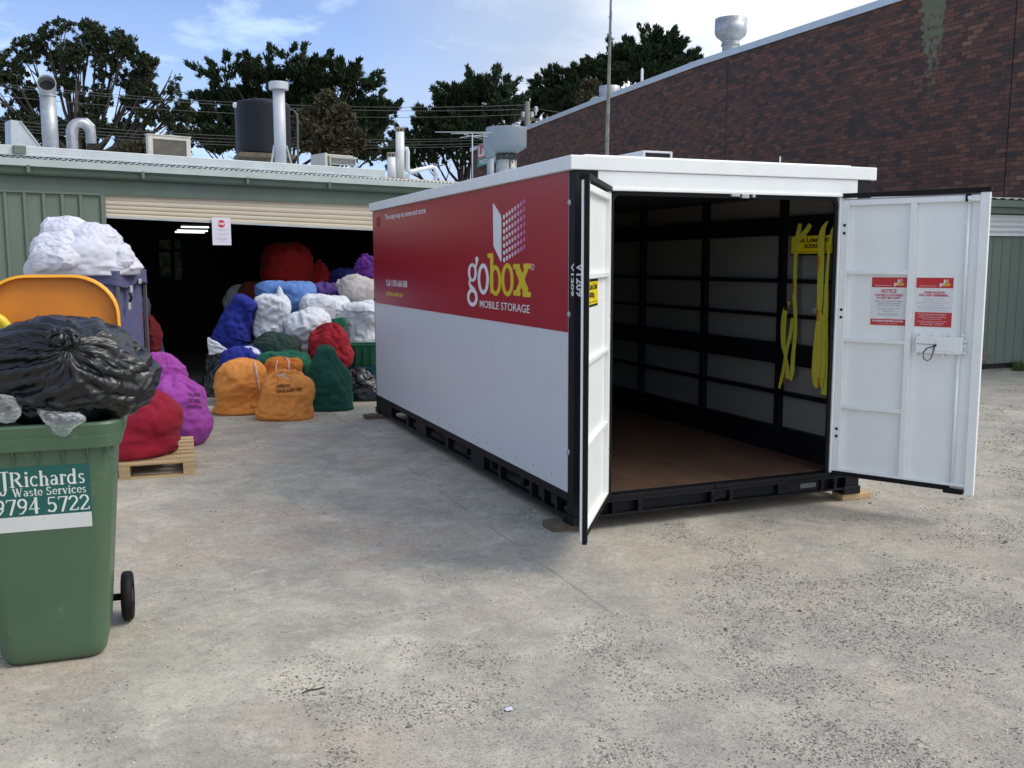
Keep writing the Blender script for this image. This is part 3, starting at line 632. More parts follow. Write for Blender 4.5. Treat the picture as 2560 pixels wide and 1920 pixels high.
y, z = q5(283, 590); b = MB(); b.text('gobox', (2.2455, y, z), (0, 0, -1), (0, -1, 0), .10, .024, .03); y, z = q5(205, 1395); b.text('go', (2.238, y, z), (0, -1, 0), (0, 0, 1), .035, .02, .04); b.build('strap_lettering', ORP, st)
st2 = thing('ratchet_strap', 'wider yellow webbing strap with silver buckle, hanging nearest the right door', 'strap', group='ratchet straps hung inside the container')
st2.rotation_euler = box.rotation_euler
b = MB()
ribbon(b, smoothp([(575, 105, 8), (545, 150, 34), (522, 230, 52), (518, 400, 54), (514, 600, 52), (508, 760, 46), (498, 830, 42)]), 2.238)
ribbon(b, smoothp([(630, 125, 20), (600, 180, 36), (575, 260, 24), (560, 400, 22), (550, 550, 26), (540, 760, 40), (532, 1000, 44), (528, 1200, 46), (520, 1400, 50), (516, 1490, 50)]), 2.258)
ribbon(b, smoothp([(500, 830, 40), (486, 1000, 60), (474, 1150, 70), (468, 1280, 72), (470, 1390, 60), (478, 1435, 20)]), 2.242)
ribbon(b, smoothp([(520, 850, 30), (524, 1000, 46), (518, 1180, 50), (508, 1300, 50), (505, 1430, 24)]), 2.249)
b.build('webbing', STRAP, st2, smooth=False)
b = MB(); b.box(2.222, 2.235, *sorted((q5(518, 0)[0], q5(482, 0)[0])), q5(0, 806)[1], q5(0, 768)[1]); b.build('buckle', ZINC, st2, bevel=.003)
b = MB()
for a, c, l_ in ((500, 385, .115), (488, 812, .09), (494, 1355, .08)):
    y, z = q5(a, c); b.text('gobox', (2.2225, y, z), (0, 0, -1), (0, -1, 0), l_, .030, .04)
b.build('strap_lettering', ORP, st2)

# ------------------------------------------------------------------ laundry shed on the left (facade frame: t along, s back, z up)
FA = math.atan2(.299, .954)
shed = thing('laundry_shed', 'low green steel laundry shed with a cream roller door pulled up over a dark opening', 'shed', (-1.68, 8.52, 0), FA)
T = np.array([math.cos(FA), math.sin(FA), 0]); SN = np.array([-math.sin(FA), math.cos(FA), 0]); P0 = np.array([-1.68, 8.52, 0])
def ft(u, v, s=0):                       # sight line meets the plane a distance s behind the facade -> local (t, s, z)
    d = ray(u, v); Q = P0+SN*s; p = CAMP+d*((Q-CAMP)@SN)/(d@SN); return float((p-P0)@T), s, float(p[2])
tj = -1.31; G0 = -.12
# ribbed wall left of the door
b = MB()
def ribwall(b, t0, t1, z0, z1, y=0, pitch=.25, d=.028):
    b.box(t0, t1, y, y+.02, z0, z1); t = t0+pitch*.5
    while t < t1-.03:
        b.add([(t-.03, y-.0005, z0), (t-.018, y-d, z0), (t+.018, y-d, z0), (t+.03, y-.0005, z0), (t-.03, y-.0005, z1), (t-.018, y-d, z1), (t+.018, y-d, z1), (t+.03, y-.0005, z1)],
              [(0, 1, 5, 4), (1, 2, 6, 5), (2, 3, 7, 6), (4, 5, 6, 7)]); t += pitch
ribwall(b, -9, tj-.06, G0, 2.645, pitch=.19*1.16); b.build('cladding', GREENCLAD, shed)
b = MB(); b.box(tj-.06, tj, -.03, .08, G0, 2.645); b.build('door_jamb', GREENCLAD, shed, bevel=.004)
b = MB(); ribwall(b, 3.4, 12, G0, 2.645); b.build('cladding', GREENCLAD, shed)
MB().box(-9, 12, -.012, .03, 2.648, 2.88).build('fascia', GREENFASC, shed)
MB().box(-9, tj-.06, -.036, -.013, 2.635, 2.660).build('wall_trim', GREENCLAD, shed)
# quad gutter with a pale rolled edge
b = MB(); prof = [(-.16, 2.985), (-.175, 2.975), (-.165, 2.94), (-.145, 2.915), (-.135, 2.875), (-.115, 2.850), (-.0125, 2.846), (-.0125, 2.90), (-.10, 2.90), (-.125, 2.95), (-.15, 2.975)]
vs = [(t, p[0], p[1]) for t in (-9, 12) for p in prof]; n_ = len(prof)
b.add(vs, [(i, (i+1) % n_, n_+(i+1) % n_, n_+i) for i in range(n_)]); b.build('gutter', GREENFASC, shed)
b = MB(); b.box(-9, 12, -.190, -.172, 2.950, 3.038); b.box(-9, 12, -.172, -.02, 3.005, 3.015); b.build('gutter_edge', LTGREEN, shed)
for t in (-2.25, -.86, .6, 1.9):
    MB().box(t-.02, t+.02, -.19, -.128, 2.87, 2.96).build('gutter_bracket', GREENFASC, shed)
# corrugated roof edge, flashing, roof sheet
b = MB(); n_ = 900; vs = []
for i in range(n_):
    t = -9+21*i/(n_-1); z = 3.060+.014*math.sin(t*2*math.pi/.076); vs += [(t, -.10, z), (t, .5, z+.01)]
b.add(vs, [(2*i, 2*i+2, 2*i+3, 2*i+1) for i in range(n_-1)], True); b.build('corrugated_roof_edge', LTGREY, shed, solid=.002)
MB().box(-9, 12, -.06, .02, 3.016, 3.034).build('roof_batten', mat('old_batten', (.05, .05, .045), .8), shed)
tR = ft(960, 425)[0]
b = MB(); b.box(-9, tR, -.03, -.012, 3.085, 3.205); b.box(-9, tR, -.012, .35, 3.193, 3.205); b.build('roof_flashing', LTGREY, shed, bevel=.003)
b = MB(); 
for k in range(4): b.box(-9, tR, -.034, -.0305, 3.10+k*.028, 3.104+k*.028)
b.build('flashing_seam', LTGREY, shed)
MB().box(-9, 12, .3, 9.5, 3.07, 3.12).build('roof', LTGREY, shed)
a = ft(10, 372, -.06); b = MB(); b.box(ft(5, 0)[0], ft(62, 385)[0], -.085, -.035, 3.10, 3.20); b.build('flashing_patch', GREENCLAD, shed, bevel=.006)
MB().box(tR+.005, 5.2, .06, .16, 3.055, 3.095).build('timber_barge', mat('raw_pine', (.55, .36, .17), .7, var=.15), shed)
MB().box(tR+.005, 5.4, .02, .12, 3.035, 3.052).build('dark_flashing', mat('rusty_flashing', (.07, .045, .035), .8, var=.3), shed)
# roller door: slats hanging a little lower on the right
b = MB(); k = 7
def rz(t, f): zb = 2.362+(t-tj)/(2.70-tj)*(2.268-2.362); return zb+(2.655-zb)*f
n_ = 46; vs = []; T0, T1 = tj+.005, 3.4
for j in range(n_):
    f = j/(n_-1); ph = (f*5.5) % 1; y = .050-.011*math.sin(math.pi*min(1, ph*1.05))**.5 if ph < .92 else .058
    for t in (T0, T1): vs.append((t, y, rz(t, f)))
b.add(vs, [(2*j, 2*j+1, 2*j+3, 2*j+2) for j in range(n_-1)])
rd = b.build('roller_door', CREAM, shed, solid=.004)
b = MB(); 
b.add([(T0, .02, rz(T0, 0)-.012), (T1, .02, rz(T1, 0)-.012), (T1, .07, rz(T1, 0)-.012), (T0, .07, rz(T0, 0)-.012), (T0, .02, rz(T0, 0)+.012), (T1, .02, rz(T1, 0)+.012), (T1, .07, rz(T1, 0)+.012), (T0, .07, rz(T0, 0)+.012)],
      [(0, 3, 2, 1), (4, 5, 6, 7), (0, 1, 5, 4), (1, 2, 6, 5), (2, 3, 7, 6), (3, 0, 4, 7)]); b.build('bottom_bar', ZDULL, rd)
# dim inside
MB().box(-4.2, 5.5, .1, 9.2, -.16, -.085).build('floor', mat('dark_floor', (.045, .045, .047), .6, var=.3, dirt=(.02, .02, .02)), shed)  # floor colour itself darkened to stand for the shade indoors
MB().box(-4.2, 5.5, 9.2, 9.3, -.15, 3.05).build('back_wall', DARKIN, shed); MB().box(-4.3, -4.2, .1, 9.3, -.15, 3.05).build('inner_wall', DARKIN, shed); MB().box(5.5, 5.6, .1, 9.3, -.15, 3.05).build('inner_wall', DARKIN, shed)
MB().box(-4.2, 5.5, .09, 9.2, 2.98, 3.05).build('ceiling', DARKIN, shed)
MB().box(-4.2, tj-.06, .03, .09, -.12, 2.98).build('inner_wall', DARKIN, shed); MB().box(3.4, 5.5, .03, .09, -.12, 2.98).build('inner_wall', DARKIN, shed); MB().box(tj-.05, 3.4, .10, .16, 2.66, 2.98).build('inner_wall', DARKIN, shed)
PANE = mat('reflection_tint_pane', (.20, .26, .16), .25, var=.7, vs=7)  # dim foliage reflection put into the pane's green colour
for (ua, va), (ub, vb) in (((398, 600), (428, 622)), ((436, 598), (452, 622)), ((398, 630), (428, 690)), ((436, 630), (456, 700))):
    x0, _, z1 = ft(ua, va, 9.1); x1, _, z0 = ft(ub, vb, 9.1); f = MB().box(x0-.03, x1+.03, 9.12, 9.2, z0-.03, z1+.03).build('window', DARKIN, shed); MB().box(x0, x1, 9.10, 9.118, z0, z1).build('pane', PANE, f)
# lit tubes hanging inside
for k, ((ua, va), (ub, vb), s, lab) in enumerate((((453, 567), (522, 568.5), 5.2, 'highest and longest'), ((443, 576), (519, 577.5), 6.2, 'middle'), ((438, 580), (511, 581.5), 7.0, 'lowest'))):
    a, c = ft(ua, va, s), ft(ub, vb, s); o = thing('fluorescent_light', lab+' of the three lit fluorescent tubes inside the dark shed', 'light', group='lit fluorescent tubes')
    W2 = lambda p: tuple(P0+T*p[0]+SN*p[1]+np.array([0, 0, p[2]]))
    MB().tube([W2(a), W2(c)], .014, 8).build('tube', emit('tube_glow%d' % k, (.95, 1, 1), 1.6), o)
    q, r_ = W2(a), W2(c); MB().beam((q[0], q[1], q[2]+.04), (r_[0], r_[1], r_[2]+.04), .06, .03).build('batten', ZDULL, o)
# paper notice taped to the roller door
t0, _, z1 = ft(529.5, 543, -.01); t1, _, z0 = ft(579, 613, -.01)
no = MB().box(t0, t1, -.004, -.002, z0, z1).build('notice', mat('paper', (.66, .64, .76), .7, var=.02))
no.location = P0; no.rotation_euler = (0, 0, FA); tag(no, 'white paper notice with a red stop symbol taped to the roller door edge', 'notice')
cx, cz, w2 = (t0+t1)/2, z1-(z1-z0)*.23, (t1-t0)
MB().prism([(.205*w2*math.cos(R(22.5+45*i)), .205*w2*math.sin(R(22.5+45*i))) for i in range(8)], (cx, -.0042, cz), (1, 0, 0), (0, 0, 1), .001).build('stop_symbol', PR, no)
MB().text('STOP', (cx-.18*w2, -.0058, cz-.065*w2), (1, 0, 0), (0, 0, 1), .36*w2, .13*w2, .04).build('notice_lettering', PW, no)
b = MB()
for s_, f, ww in (('ONLY LAUNDRY STAFF PAST', .44, .74), ('THIS POINT', .49, .34), ('ALL OTHER VISITORS PLEASE', .60, .76), ('RING THE BELL', .65, .4), ('ALL DELIVERIES TO BE LEFT', .76, .74), ('IN THE BAYS MARKED', .81, .5), ('THANK YOU', .87, .3)):
    b.text(s_, (cx-ww*w2/2, -.0048, z1-(z1-z0)*f), (1, 0, 0), (0, 0, 1), ww*w2, .026*w2, .02)
b.build('notice_lettering', PG, no)

# ------------------------------------------------------------------ things on the shed roof
RZ = 3.12
def W3(t, s, z): return tuple(P0+T*t+SN*s+np.array([0, 0, z]))
def roofat(u, v, s): t, _, z = ft(u, v, s); return W3(t, s, z)
def pxm(s, u=300): return float(np.linalg.norm(np.array(roofat(u, 400, s))-np.array(roofat(u+10, 400, s))))/10   # metres per photo pixel
# tall flue with an open hood
s = 2.0; k = pxm(s, 128); c = Vector(roofat(128, 380, s)); top = Vector(roofat(126, 232, s))
o = thing('exhaust_flue', 'tall galvanised flue with a dark open hood, leftmost pipe on the shed roof', 'flue', (c.x, c.y, RZ))
rr = 20*k
b = MB(); b.M = inv(o); b.tube([(c.x, c.y, RZ), (c.x, c.y, top.z-.06)], rr, 24); 
b.tube([(c.x, c.y, top.z-.058), (c.x, c.y, top.z-.035)], rr*1.04, 24); b.build('pipe', ZINC, o)
b = MB(); b.M = inv(o); n_ = 24; vs = []; cc = []
for i in range(7):
    a = R(i*12); cen = Vector((c.x, c.y, top.z-.036))+Vector((0, -1, 0))*(rr*1.5*(1-math.cos(a)))+Vector((0, 0, 1))*(rr*1.5*math.sin(a)); ax = Vector((0, -math.sin(a), math.cos(a)))
    e1 = Vector((1, 0, 0)); e2 = ax.cross(e1)
    vs += [tuple(cen+(e1*math.cos(2*math.pi*j/n_)+e2*math.sin(2*math.pi*j/n_))*rr*(1+.02*i)) for j in range(n_)]
b.add(vs, [(i*n_+j, i*n_+(j+1) % n_, (i+1)*n_+(j+1) % n_, (i+1)*n_+j) for i in range(6) for j in range(n_)], True); b.build('hood', ZINC, o, solid=.008)
b = MB(); b.M = inv(o); b.tube([tuple(cen-ax*.12), tuple(cen-ax*.11)], rr*.97, 24); b.build('dark_throat', DARKIN, o)
# goose-neck duct
s = 2.2; k = pxm(s, 200); c = Vector(roofat(181, 385, s)); c2 = Vector(roofat(229, 372, s)); hz_ = roofat(200, 338, s)[2]
o = thing('gooseneck_duct', 'short galvanised gooseneck duct doubling back on itself beside the tall hooded flue', 'duct', (c.x, c.y, RZ))
b = MB(); b.M = inv(o); pts = [(c.x, c.y, RZ)]; m_ = (Vector((c.x, c.y, 0))+Vector((c2.x, c2.y, 0)))/2; hd = (Vector((c2.x, c2.y, 0))-Vector((c.x, c.y, 0)))/2
for i in range(13): a = R(180-i*15); pts.append(tuple(Vector((m_.x, m_.y, hz_+.02))+hd*math.cos(a)+Vector((0, 0, 1))*hd.length*1.15*math.sin(a)))
pts.append((c2.x, c2.y, hz_-.10)); b.tube(pts, 13*k, 18); b.build('lower_bend', ZINC, o)
b = MB(); b.M = inv(o); a0 = Vector(roofat(184, 345, s+.3)); a1 = Vector(roofat(186, 318, s+.3)); a2 = Vector(roofat(196, 304, s+.3)); a3 = Vector(roofat(216, 304, s+.3)); a4 = Vector(roofat(228, 316, s+.3)); a5 = Vector(roofat(229, 335, s+.3))
b.tube([tuple(Vector((a0.x, a0.y, RZ))), tuple(a0), tuple(a1), tuple(a2), tuple(a3), tuple(a4), tuple(a5)], 10.5*k, 12); b.build('upper_bend', ZINC, o, smooth=False)
# wedge-shaped sheet metal duct
s = 1.6; k = pxm(s, 60); q = [roofat(u, v, s) for u, v in ((28, 395), (110, 395), (108, 377), (50, 303), (26, 299))]
o = thing('sheet_duct', 'wedge shaped sheet metal duct sloping down, far left on the shed roof', 'duct', tuple((q[0][0], q[0][1], RZ)))
q = [Vector((p[0], p[1], max(p[2], RZ))) for p in q]; q2 = [p+Vector(tuple(SN))*.34 for p in q]; n_ = 5
b = MB(); b.M = inv(o); b.add([tuple(p) for p in q+q2], [tuple(range(n_)), tuple(range(2*n_-1, n_-1, -1))]+[(i, n_+i, n_+(i+1) % n_, (i+1) % n_) for i in range(n_)]); b.build('duct', ZDULL, o, bevel=.004)
b = MB(); b.M = inv(o); b.beam(tuple(q[2]-Vector(tuple(SN))*.01+Vector((0, 0, .004))), tuple(q[3]-Vector(tuple(SN))*.01+Vector((0, 0, .004))), .02, .012, tuple(SN)); b.build('folded_edge', ZINC, o)
# evaporative cooler with cream frame
def frame_box(o, s, u0, v0, u1, v1, fr_, dp, mf, mg, gname):
    t0, _, z1 = ft(u0, v0, s); t1, _, z0 = ft(u1, v1, s)
    b = MB(); b.M = inv(o) @ (Matrix.Translation(P0) @ Matrix.Rotation(FA, 4, 'Z')); b.box(t0, t1, s+.02, s+dp, z0, z1)
    b.box(t0, t0+fr_, s-.01, s+.019, z0, z1); b.box(t1-fr_, t1, s-.01, s+.019, z0, z1); b.box(t0+fr_, t1-fr_, s-.01, s+.019, z1-fr_*.7, z1); b.box(t0+fr_, t1-fr_, s-.01, s+.019, z0, z0+fr_*.3); b.box(t0-.01, t1+.01, s-.02, s+dp+.01, z1+.001, z1+.02)
    b.build('casing', mf, o, bevel=.004)
    b = MB(); b.M = inv(o) @ (Matrix.Translation(P0) @ Matrix.Rotation(FA, 4, 'Z')); n_ = int((z1-z0)/.02)
    for i in range(n_): z = z0+fr_*.35+(z1-z0-fr_*1.1)*i/n_; b.box(t0+fr_+.001, t1-fr_-.001, s+.004, s+.018, z, z+.011)
    b.build(gname, mg, o)
    b = MB(); b.M = inv(o) @ (Matrix.Translation(P0) @ Matrix.Rotation(FA, 4, 'Z'))
    for t in (t0+.03, t1-.03):
        for ss in (s+.04, s+dp-.04): b.box(t-.02, t+.02, ss-.02, ss+.02, RZ, z0-.001)
    if z0 > RZ+.01: b.build('stand', ZDULL, o)
CRM = mat('cream_plastic', (.50, .48, .43), .5, var=.06, dirt=(.3, .28, .22), ds=4)
c = roofat(420, 395, 2.4); o = thing('evaporative_cooler', 'cream box cooler with a brown louvred pad on the shed roof', 'cooler', (c[0], c[1], RZ)); frame_box(o, 2.4, 369, 337, 478, 396, .075, .10, CRM, mat('brown_pad', (.13, .12, .095), .8, var=.3), 'louvre_pad')
# air conditioner unit
c = roofat(840, 415, 2.6); o = thing('air_conditioner', 'small pale air conditioner with a grey mesh guard, low on the shed roof', 'air conditioner', (c[0], c[1], RZ))
frame_box(o, 2.6, 824, 393, 890, 414, .02, .12, CRM, mat('guard_grey', (.20, .22, .23), .6, var=.5, vs=30), 'mesh_guard')
t0, _, z1 = ft(799, 384, 2.75); t1, _, z0 = ft(822, 414, 2.75); b = MB(); b.M = inv(o) @ (Matrix.Translation(P0) @ Matrix.Rotation(FA, 4, 'Z')); b.box(t0, t0+.05, 2.55, 3.1, RZ, z1); b.box(t0+.05, ft(880, 390, 2.75)[0], 2.7, 3.1, z1-.03, z1); b.build('side_cover', CRM, o, bevel=.005)
# water tank on its stand
s = 4.6; k = pxm(s, 660); c = Vector(roofat(660, 388, s)); zt = roofat(660, 262, s)[2]; z0 = c.z; rr = 62*k
o = thing('water_tank', 'large black plastic water tank raised on a stand behind the white flue', 'water tank', (c.x, c.y, RZ))
prof = [(0, 0), (rr*.985, 0), (rr, .03)]; nr = 22
for i in range(nr+1): prof.append((rr*(1+.006*(i % 2)), .04+(zt-z0-.06)*i/nr))
H_ = zt-z0; prof += [(rr*.99, H_), (rr*.9, H_+.03), (rr*.6, H_+.07), (rr*.25, H_+.09), (0, H_+.095)]
b = MB(); b.lathe((0, 0, z0-RZ), prof, 48); b.build('tank', mat('black_poly', (.008, .009, .014), .5, spec=.3, var=.15, vs=2), o)
b = MB(); b.tube([(-rr*.35, -rr*.55, z0-RZ+H_+.01), (-rr*.35, -rr*.55, z0-RZ+H_+.085)], .05, 10); b.build('inlet', RUBBER, o)
b = MB(); b.lathe((-rr*.98, -.1, z0-RZ+H_-.06), [(0, -.05), (.05, -.04), (.06, 0), (.05, .05), (0, .06)], 10); b.build('float_cap', PVC, o)
b = MB(); b.box(-rr*1.0, rr*1.0, -rr, rr, z0-RZ-.09, z0-RZ-.005)
for x in (-.8, 0, .8):
    for y in (-.8, .8): b.box(x*rr-.05, x*rr+.05, y*rr-.05, y*rr+.05, 0, z0-RZ-.09)
b.build('stand', WOODOLD, o)
# white flue with cap and stays
s = 2.2; k = pxm(s, 702); c = Vector(roofat(702, 410, s)); zt = roofat(702, 208, s)[2]
o = thing('white_flue', 'tall pale metal flue with a wide flat cap, braced by two perforated stays', 'flue', (c.x, c.y, RZ))
b = MB(); b.tube([(0, 0, 0), (0, 0, zt-RZ-.10)], 13.5*k, 20); b.build('pipe', mat('pale_steel', (.50, .53, .58), .5, .2, var=.10, vs=3), o)
b = MB(); b.lathe((0, 0, zt-RZ), [(0, -.115), (22*k, -.11), (22*k, .0), (20*k, .012), (0, .014)], 24); b.build('cap', mat('pale_steel', (.6, .6, .6)), o, smooth=False)
for sx in (-1, 1):
    b = MB(); b.beam((sx*14*k, -.02, .60), (sx*(24 if sx > 0 else 20)*k+sx*.07, -.05, 0), .025, .025); b.build('stay', ZDULL, o)
# twin white vents
for u, v0, v1, r_, lab in ((979, 381, 445, 9, 'short white vent pipe with a slotted cap beside the taller one'), (1001, 318, 445, 9, 'tall white vent pipe with a slotted cap beside the shorter one')):
    s = .35; k = pxm(s, u); c = Vector(roofat(u, 442, s)); zt = roofat(u, v0, s)[2]
    o = thing('vent_pipe', lab, 'vent pipe', (c.x, c.y, 3.06), group='twin white vent pipes'); h = zt-3.06
    b = MB(); b.tube([(0, 0, 0), (0, 0, h-.075)], r_*k, 16); b.build('pipe', PVC, o)
    b = MB(); b.lathe((0, 0, h), [(0, 0), (r_*k*1.0, -.004), (r_*k*1.06, -.012), (r_*k*1.06, -.02), (0, -.02)], 16); 
    for i in range(10): a = i*2*math.pi/10; b.box(math.cos(a)*r_*k-.005, math.cos(a)*r_*k+.005, math.sin(a)*r_*k-.005, math.sin(a)*r_*k+.005, h-.076, h-.019)
    b.build('cap', mat('cap_brown', (.36, .30, .24), .6), o)
    b = MB(); b.lathe((0, 0, 0), [(r_*k*1.7, -.01), (r_*k*1.4, .02), (r_*k*1.02, .06)], 14); b.build('rubber_boot', RUBBER, o)
# bent pvc pipe
s = .9; Pp = [roofat(u, v, s) for u, v in ((1011, 372), (1017, 372), (1019, 380), (1019, 424), (1024, 430), (1050, 424), (1081, 417), (1088, 421), (1089, 436))]
o = thing('drain_pipe', 'white plastic pipe bent down and along the roof beside the tall vent', 'pipe', tuple(Pp[4])); b = MB(); b.M = inv(o); b.tube(Pp, 4.6*pxm(s, 1050), 10); b.build('pipe', PVC, o)
b = MB(); b.M = inv(o); p = roofat(1019, 432, s); b.box(p[0]-.03, p[0]+.03, p[1]-.03, p[1]+.03, RZ, p[2]-.02); p = roofat(1089, 436, s); b.box(p[0]-.03, p[0]+.03, p[1]-.03, p[1]+.03, RZ, p[2]); b.build('bracket', ZDULL, o)
# big grey exhaust fans
GREYP = mat('grey_paint', (.27, .32, .37), .5, var=.1, vs=2, dirt=(.18, .20, .22), ds=3)
def fan(u, vt, vb, hw, vc, su, shw, s, lab, tape):
    k = pxm(s, u); c = Vector(roofat(u, vb, s)); zt = roofat(u, vt, s)[2]; zc = roofat(u, vc, s)[2]; zb = c.z
    o = thing('exhaust_fan', lab, 'exhaust fan', (c.x, c.y, RZ), group='large grey rooftop exhaust fans'); r_ = hw*k
    b = MB(); b.lathe((0, 0, -RZ), [(r_*.97, zt-.01), (r_*1.01, zt), (r_, zt-.02), (r_, zb), (r_*.98, zb-.01), (r_*.55, zc), (shw*k, zc), (shw*k*.9, zc-.02)], 36); b.build('fan_drum', GREYP, o)
    b = MB(); b.lathe((0, 0, -RZ), [(0, zt-.12), (r_*.96, zt-.11)], 36); b.build('fan_grille', DARKIN, o)
    b = MB(); b.tube([(0, 0, 0), (0, 0, zc-RZ+.01)], shw*k, 20); b.build('stem', mat('stained_duct', (.42, .44, .44), .6, .2, var=.2, vs=3, stretch=(2, 2, .4), dirt=(.03, .03, .03), ds=7, dlo=.52, dhi=.56) if tape else GREYP, o)
    if tape:
        b = MB(); b.tube([(0, 0, zc-RZ-.15), (0, 0, zc-RZ-.02)], shw*k*1.06, 16)
        b.build('duct_tape', mat('black_tape', (.03, .03, .032), .6, var=.5, dirt=(.30, .31, .31), ds=9, dlo=.55, dhi=.6), o)
        b = MB(); b.tube([(r_*.3, 0, zt-RZ), (r_*.3, 0, zt-RZ+.07), (r_*.36, 0, zt-RZ+.1), (r_*.42, 0, zt-RZ+.07), (r_*.42, 0, zt-RZ)], .012, 6); b.build('lifting_lug', ZDULL, o)
fan(1226, 334, 373, 14, 395, 0, 7, 6.2, 'smaller grey exhaust fan partly behind the large one', False)
fan(1266, 320, 368, 39, 383, 0, 20, 4.2, 'large grey exhaust fan drum on a stem wrapped in black tape', True)
# television aerial
s = 3.0; k = pxm(s, 1181); c = Vector(roofat(1181, 440, s)); o = thing('tv_aerial', 'thin television aerial on a slim mast beside the grey fans', 'aerial', (c.x, c.y, RZ))
zt = roofat(1181, 335, s)[2]; b = MB(); b.tube([(0, 0, 0), (0, 0, zt-RZ)], .014, 6); b.build('mast', ZDULL, o)
for (ua, va), (ub, vb) in (((1088, 330), (1230, 331)), ((1128, 334), (1225, 333)), ((1150, 344), (1215, 336)), ((1160, 336), (1205, 347)), ((1175, 340), (1220, 341))):
    b = MB(); b.M = inv(o); b.tube([roofat(ua, va, s), roofat(ub, vb, s+.15)], .008, 5); b.build('element', ZDULL, o)
# small boxed cooler frame and stub pipe showing above the container roof
c = roofat(1640, 392, 6); o = thing('rooftop_box', 'white framed box with a dark panel just above the container roof', 'roof box', (c[0], c[1], 3.12))
c1, c2 = Vector(at(1607, 376, 13)), Vector(at(1680, 398, 13)); RZ2 = 3.12
b = MB(); b.M = inv(o); b.box(c1.x, c2.x, 13.03, 14.2, c2.z-.25, c1.z); b.box(c1.x, c1.x+.055, 12.98, 13.029, c2.z-.25, c1.z); b.box(c2.x-.055, c2.x, 12.98, 13.029, c2.z-.25, c1.z); b.box(c1.x+.055, c2.x-.055, 12.98, 13.029, c1.z-.045, c1.z); b.build('casing', WHITE, o, bevel=.006)
b = MB(); b.M = inv(o); b.box(c1.x+.056, c2.x-.056, 13.0, 13.028, c2.z-.25, c1.z-.046); b.build('dark_panel', DARKIN, o)
b = MB(); b.M = inv(o)
for x in (c1.x+.04, c2.x-.04): b.box(x-.03, x+.03, 13.1, 14.1, RZ, c2.z-.251)
b.build('stand', ZDULL, o)
# ------------------------------------------------------------------ tall aerial pole
c = np.array(at(1516, 430, 12.0)); c2 = np.array(at(1529, -60, 12.0)); d_ = (c2-c)/(c2[2]-c[2]); base = c-d_*(c[2]-gz(c[0], c[1])); o = thing('aerial_pole', 'very tall thin weathered pole rising behind the container roof', 'pole', tuple(base))
b = MB(); b.M = inv(o); b.tube([tuple(base), tuple(c+d_*1.0), tuple(c+d_*2.6), tuple(c2)], [.05, .04, .03, .022], 8); b.build('pole', mat('weathered_pole', (.22, .22, .20), .7, var=.3), o)
for v, u, dx in ((42, 1526, -.06), (86, 1525, -.075)):
    p = at(u, v, 12.0); b = MB(); b.M = inv(o); b.tube([(p[0]+.01, p[1], p[2]), (p[0]+dx, p[1], p[2]-.01)], .008, 5); b.build('peg', ZDULL, o)
b = MB(); b.M = inv(o); pts = [at(u, v, 11.96) for u, v in ((1528, 5), (1530, 35), (1528, 70), (1526, 100))]; b.tube([tuple(p) for p in pts], .007, 5); b.build('loose_cable', ZDULL, o)

# ------------------------------------------------------------------ brick building on the right
bh = thing('brick_building', 'long windowless dark brown brick building with a pale metal coping', 'building', (14, 20, 0))
b = MB(); Ys = [1, 9, 12.8, 20.4, 28, 34.6, 41.5]; Zs = [7.63, 7.72, 7.73, 7.75, 7.58, 7.38, 7.18]
vs = [(14, y, z) for y, z in zip(Ys, [-.4]*7)]+[(14, y, z) for y, z in zip(Ys, Zs)]+[(14.3, y, z) for y, z in zip(Ys, [-.4]*7)]+[(14.3, y, z) for y, z in zip(Ys, Zs)]
fs = [(i, 7+i, 8+i, i+1) for i in range(6)]+[(14+i, 15+i, 22+i, 21+i) for i in range(6)]+[(7+i, 21+i, 22+i, 8+i) for i in range(6)]+[(0, 14, 21, 7), (6, 13, 27, 20)]
b.add(vs, fs); wl = b.build('wall', BRICK)
wl.parent = bh; wl.location = (-14, -20, 0)
b = MB(); b.box(14.3, 34, 1.0, 1.3, -.4, 7.4); b.box(14.3, 34, 41.2, 41.5, -.4, 6.9); b.box(33.7, 34, 1.3, 41.2, -.4, 7.2)
b.v = [(x-14, y-20, z) for x, y, z in b.v]; b.build('wall', mat('plain_brick', (.09, .04, .03), .85, var=.3, vs=10), bh)
b = MB(); b.box(0.31, 19.7, -18.7, 21.2, 6.7, 6.85); b.build('roof', LTGREY, bh)
b = MB(); vs = []
for y, z in zip(Ys, Zs): vs += [(-.045, y-20, z-.10), (-.045, y-20, z+.08), (.34, y-20, z+.08), (.34, y-20, z-.10), (-.003, y-20, z-.10), (-.003, y-20, z+.002)]
fs = []
for i in range(6):
    a, c = 6*i, 6*i+6
    for p, q in ((0, 1), (1, 2), (2, 3), (4, 0)): fs.append((a+p, a+q, c+q, c+p))
b.add(vs, fs); b.build('coping', LTGREY, bh)
for (u0, v0), (u1, v1) in (((2547, 40), (2518, 500)), ((1806, 200), (1804, 390))):
    y = float(atx(u0, 100, 14)[1]); y = 9.0 if u0 > 2500 else 18.93
    MB().box(-.004, -.001, y-20-.010, y-20+.010, 0, 7.6).build('expansion_joint', RUBBER, bh)
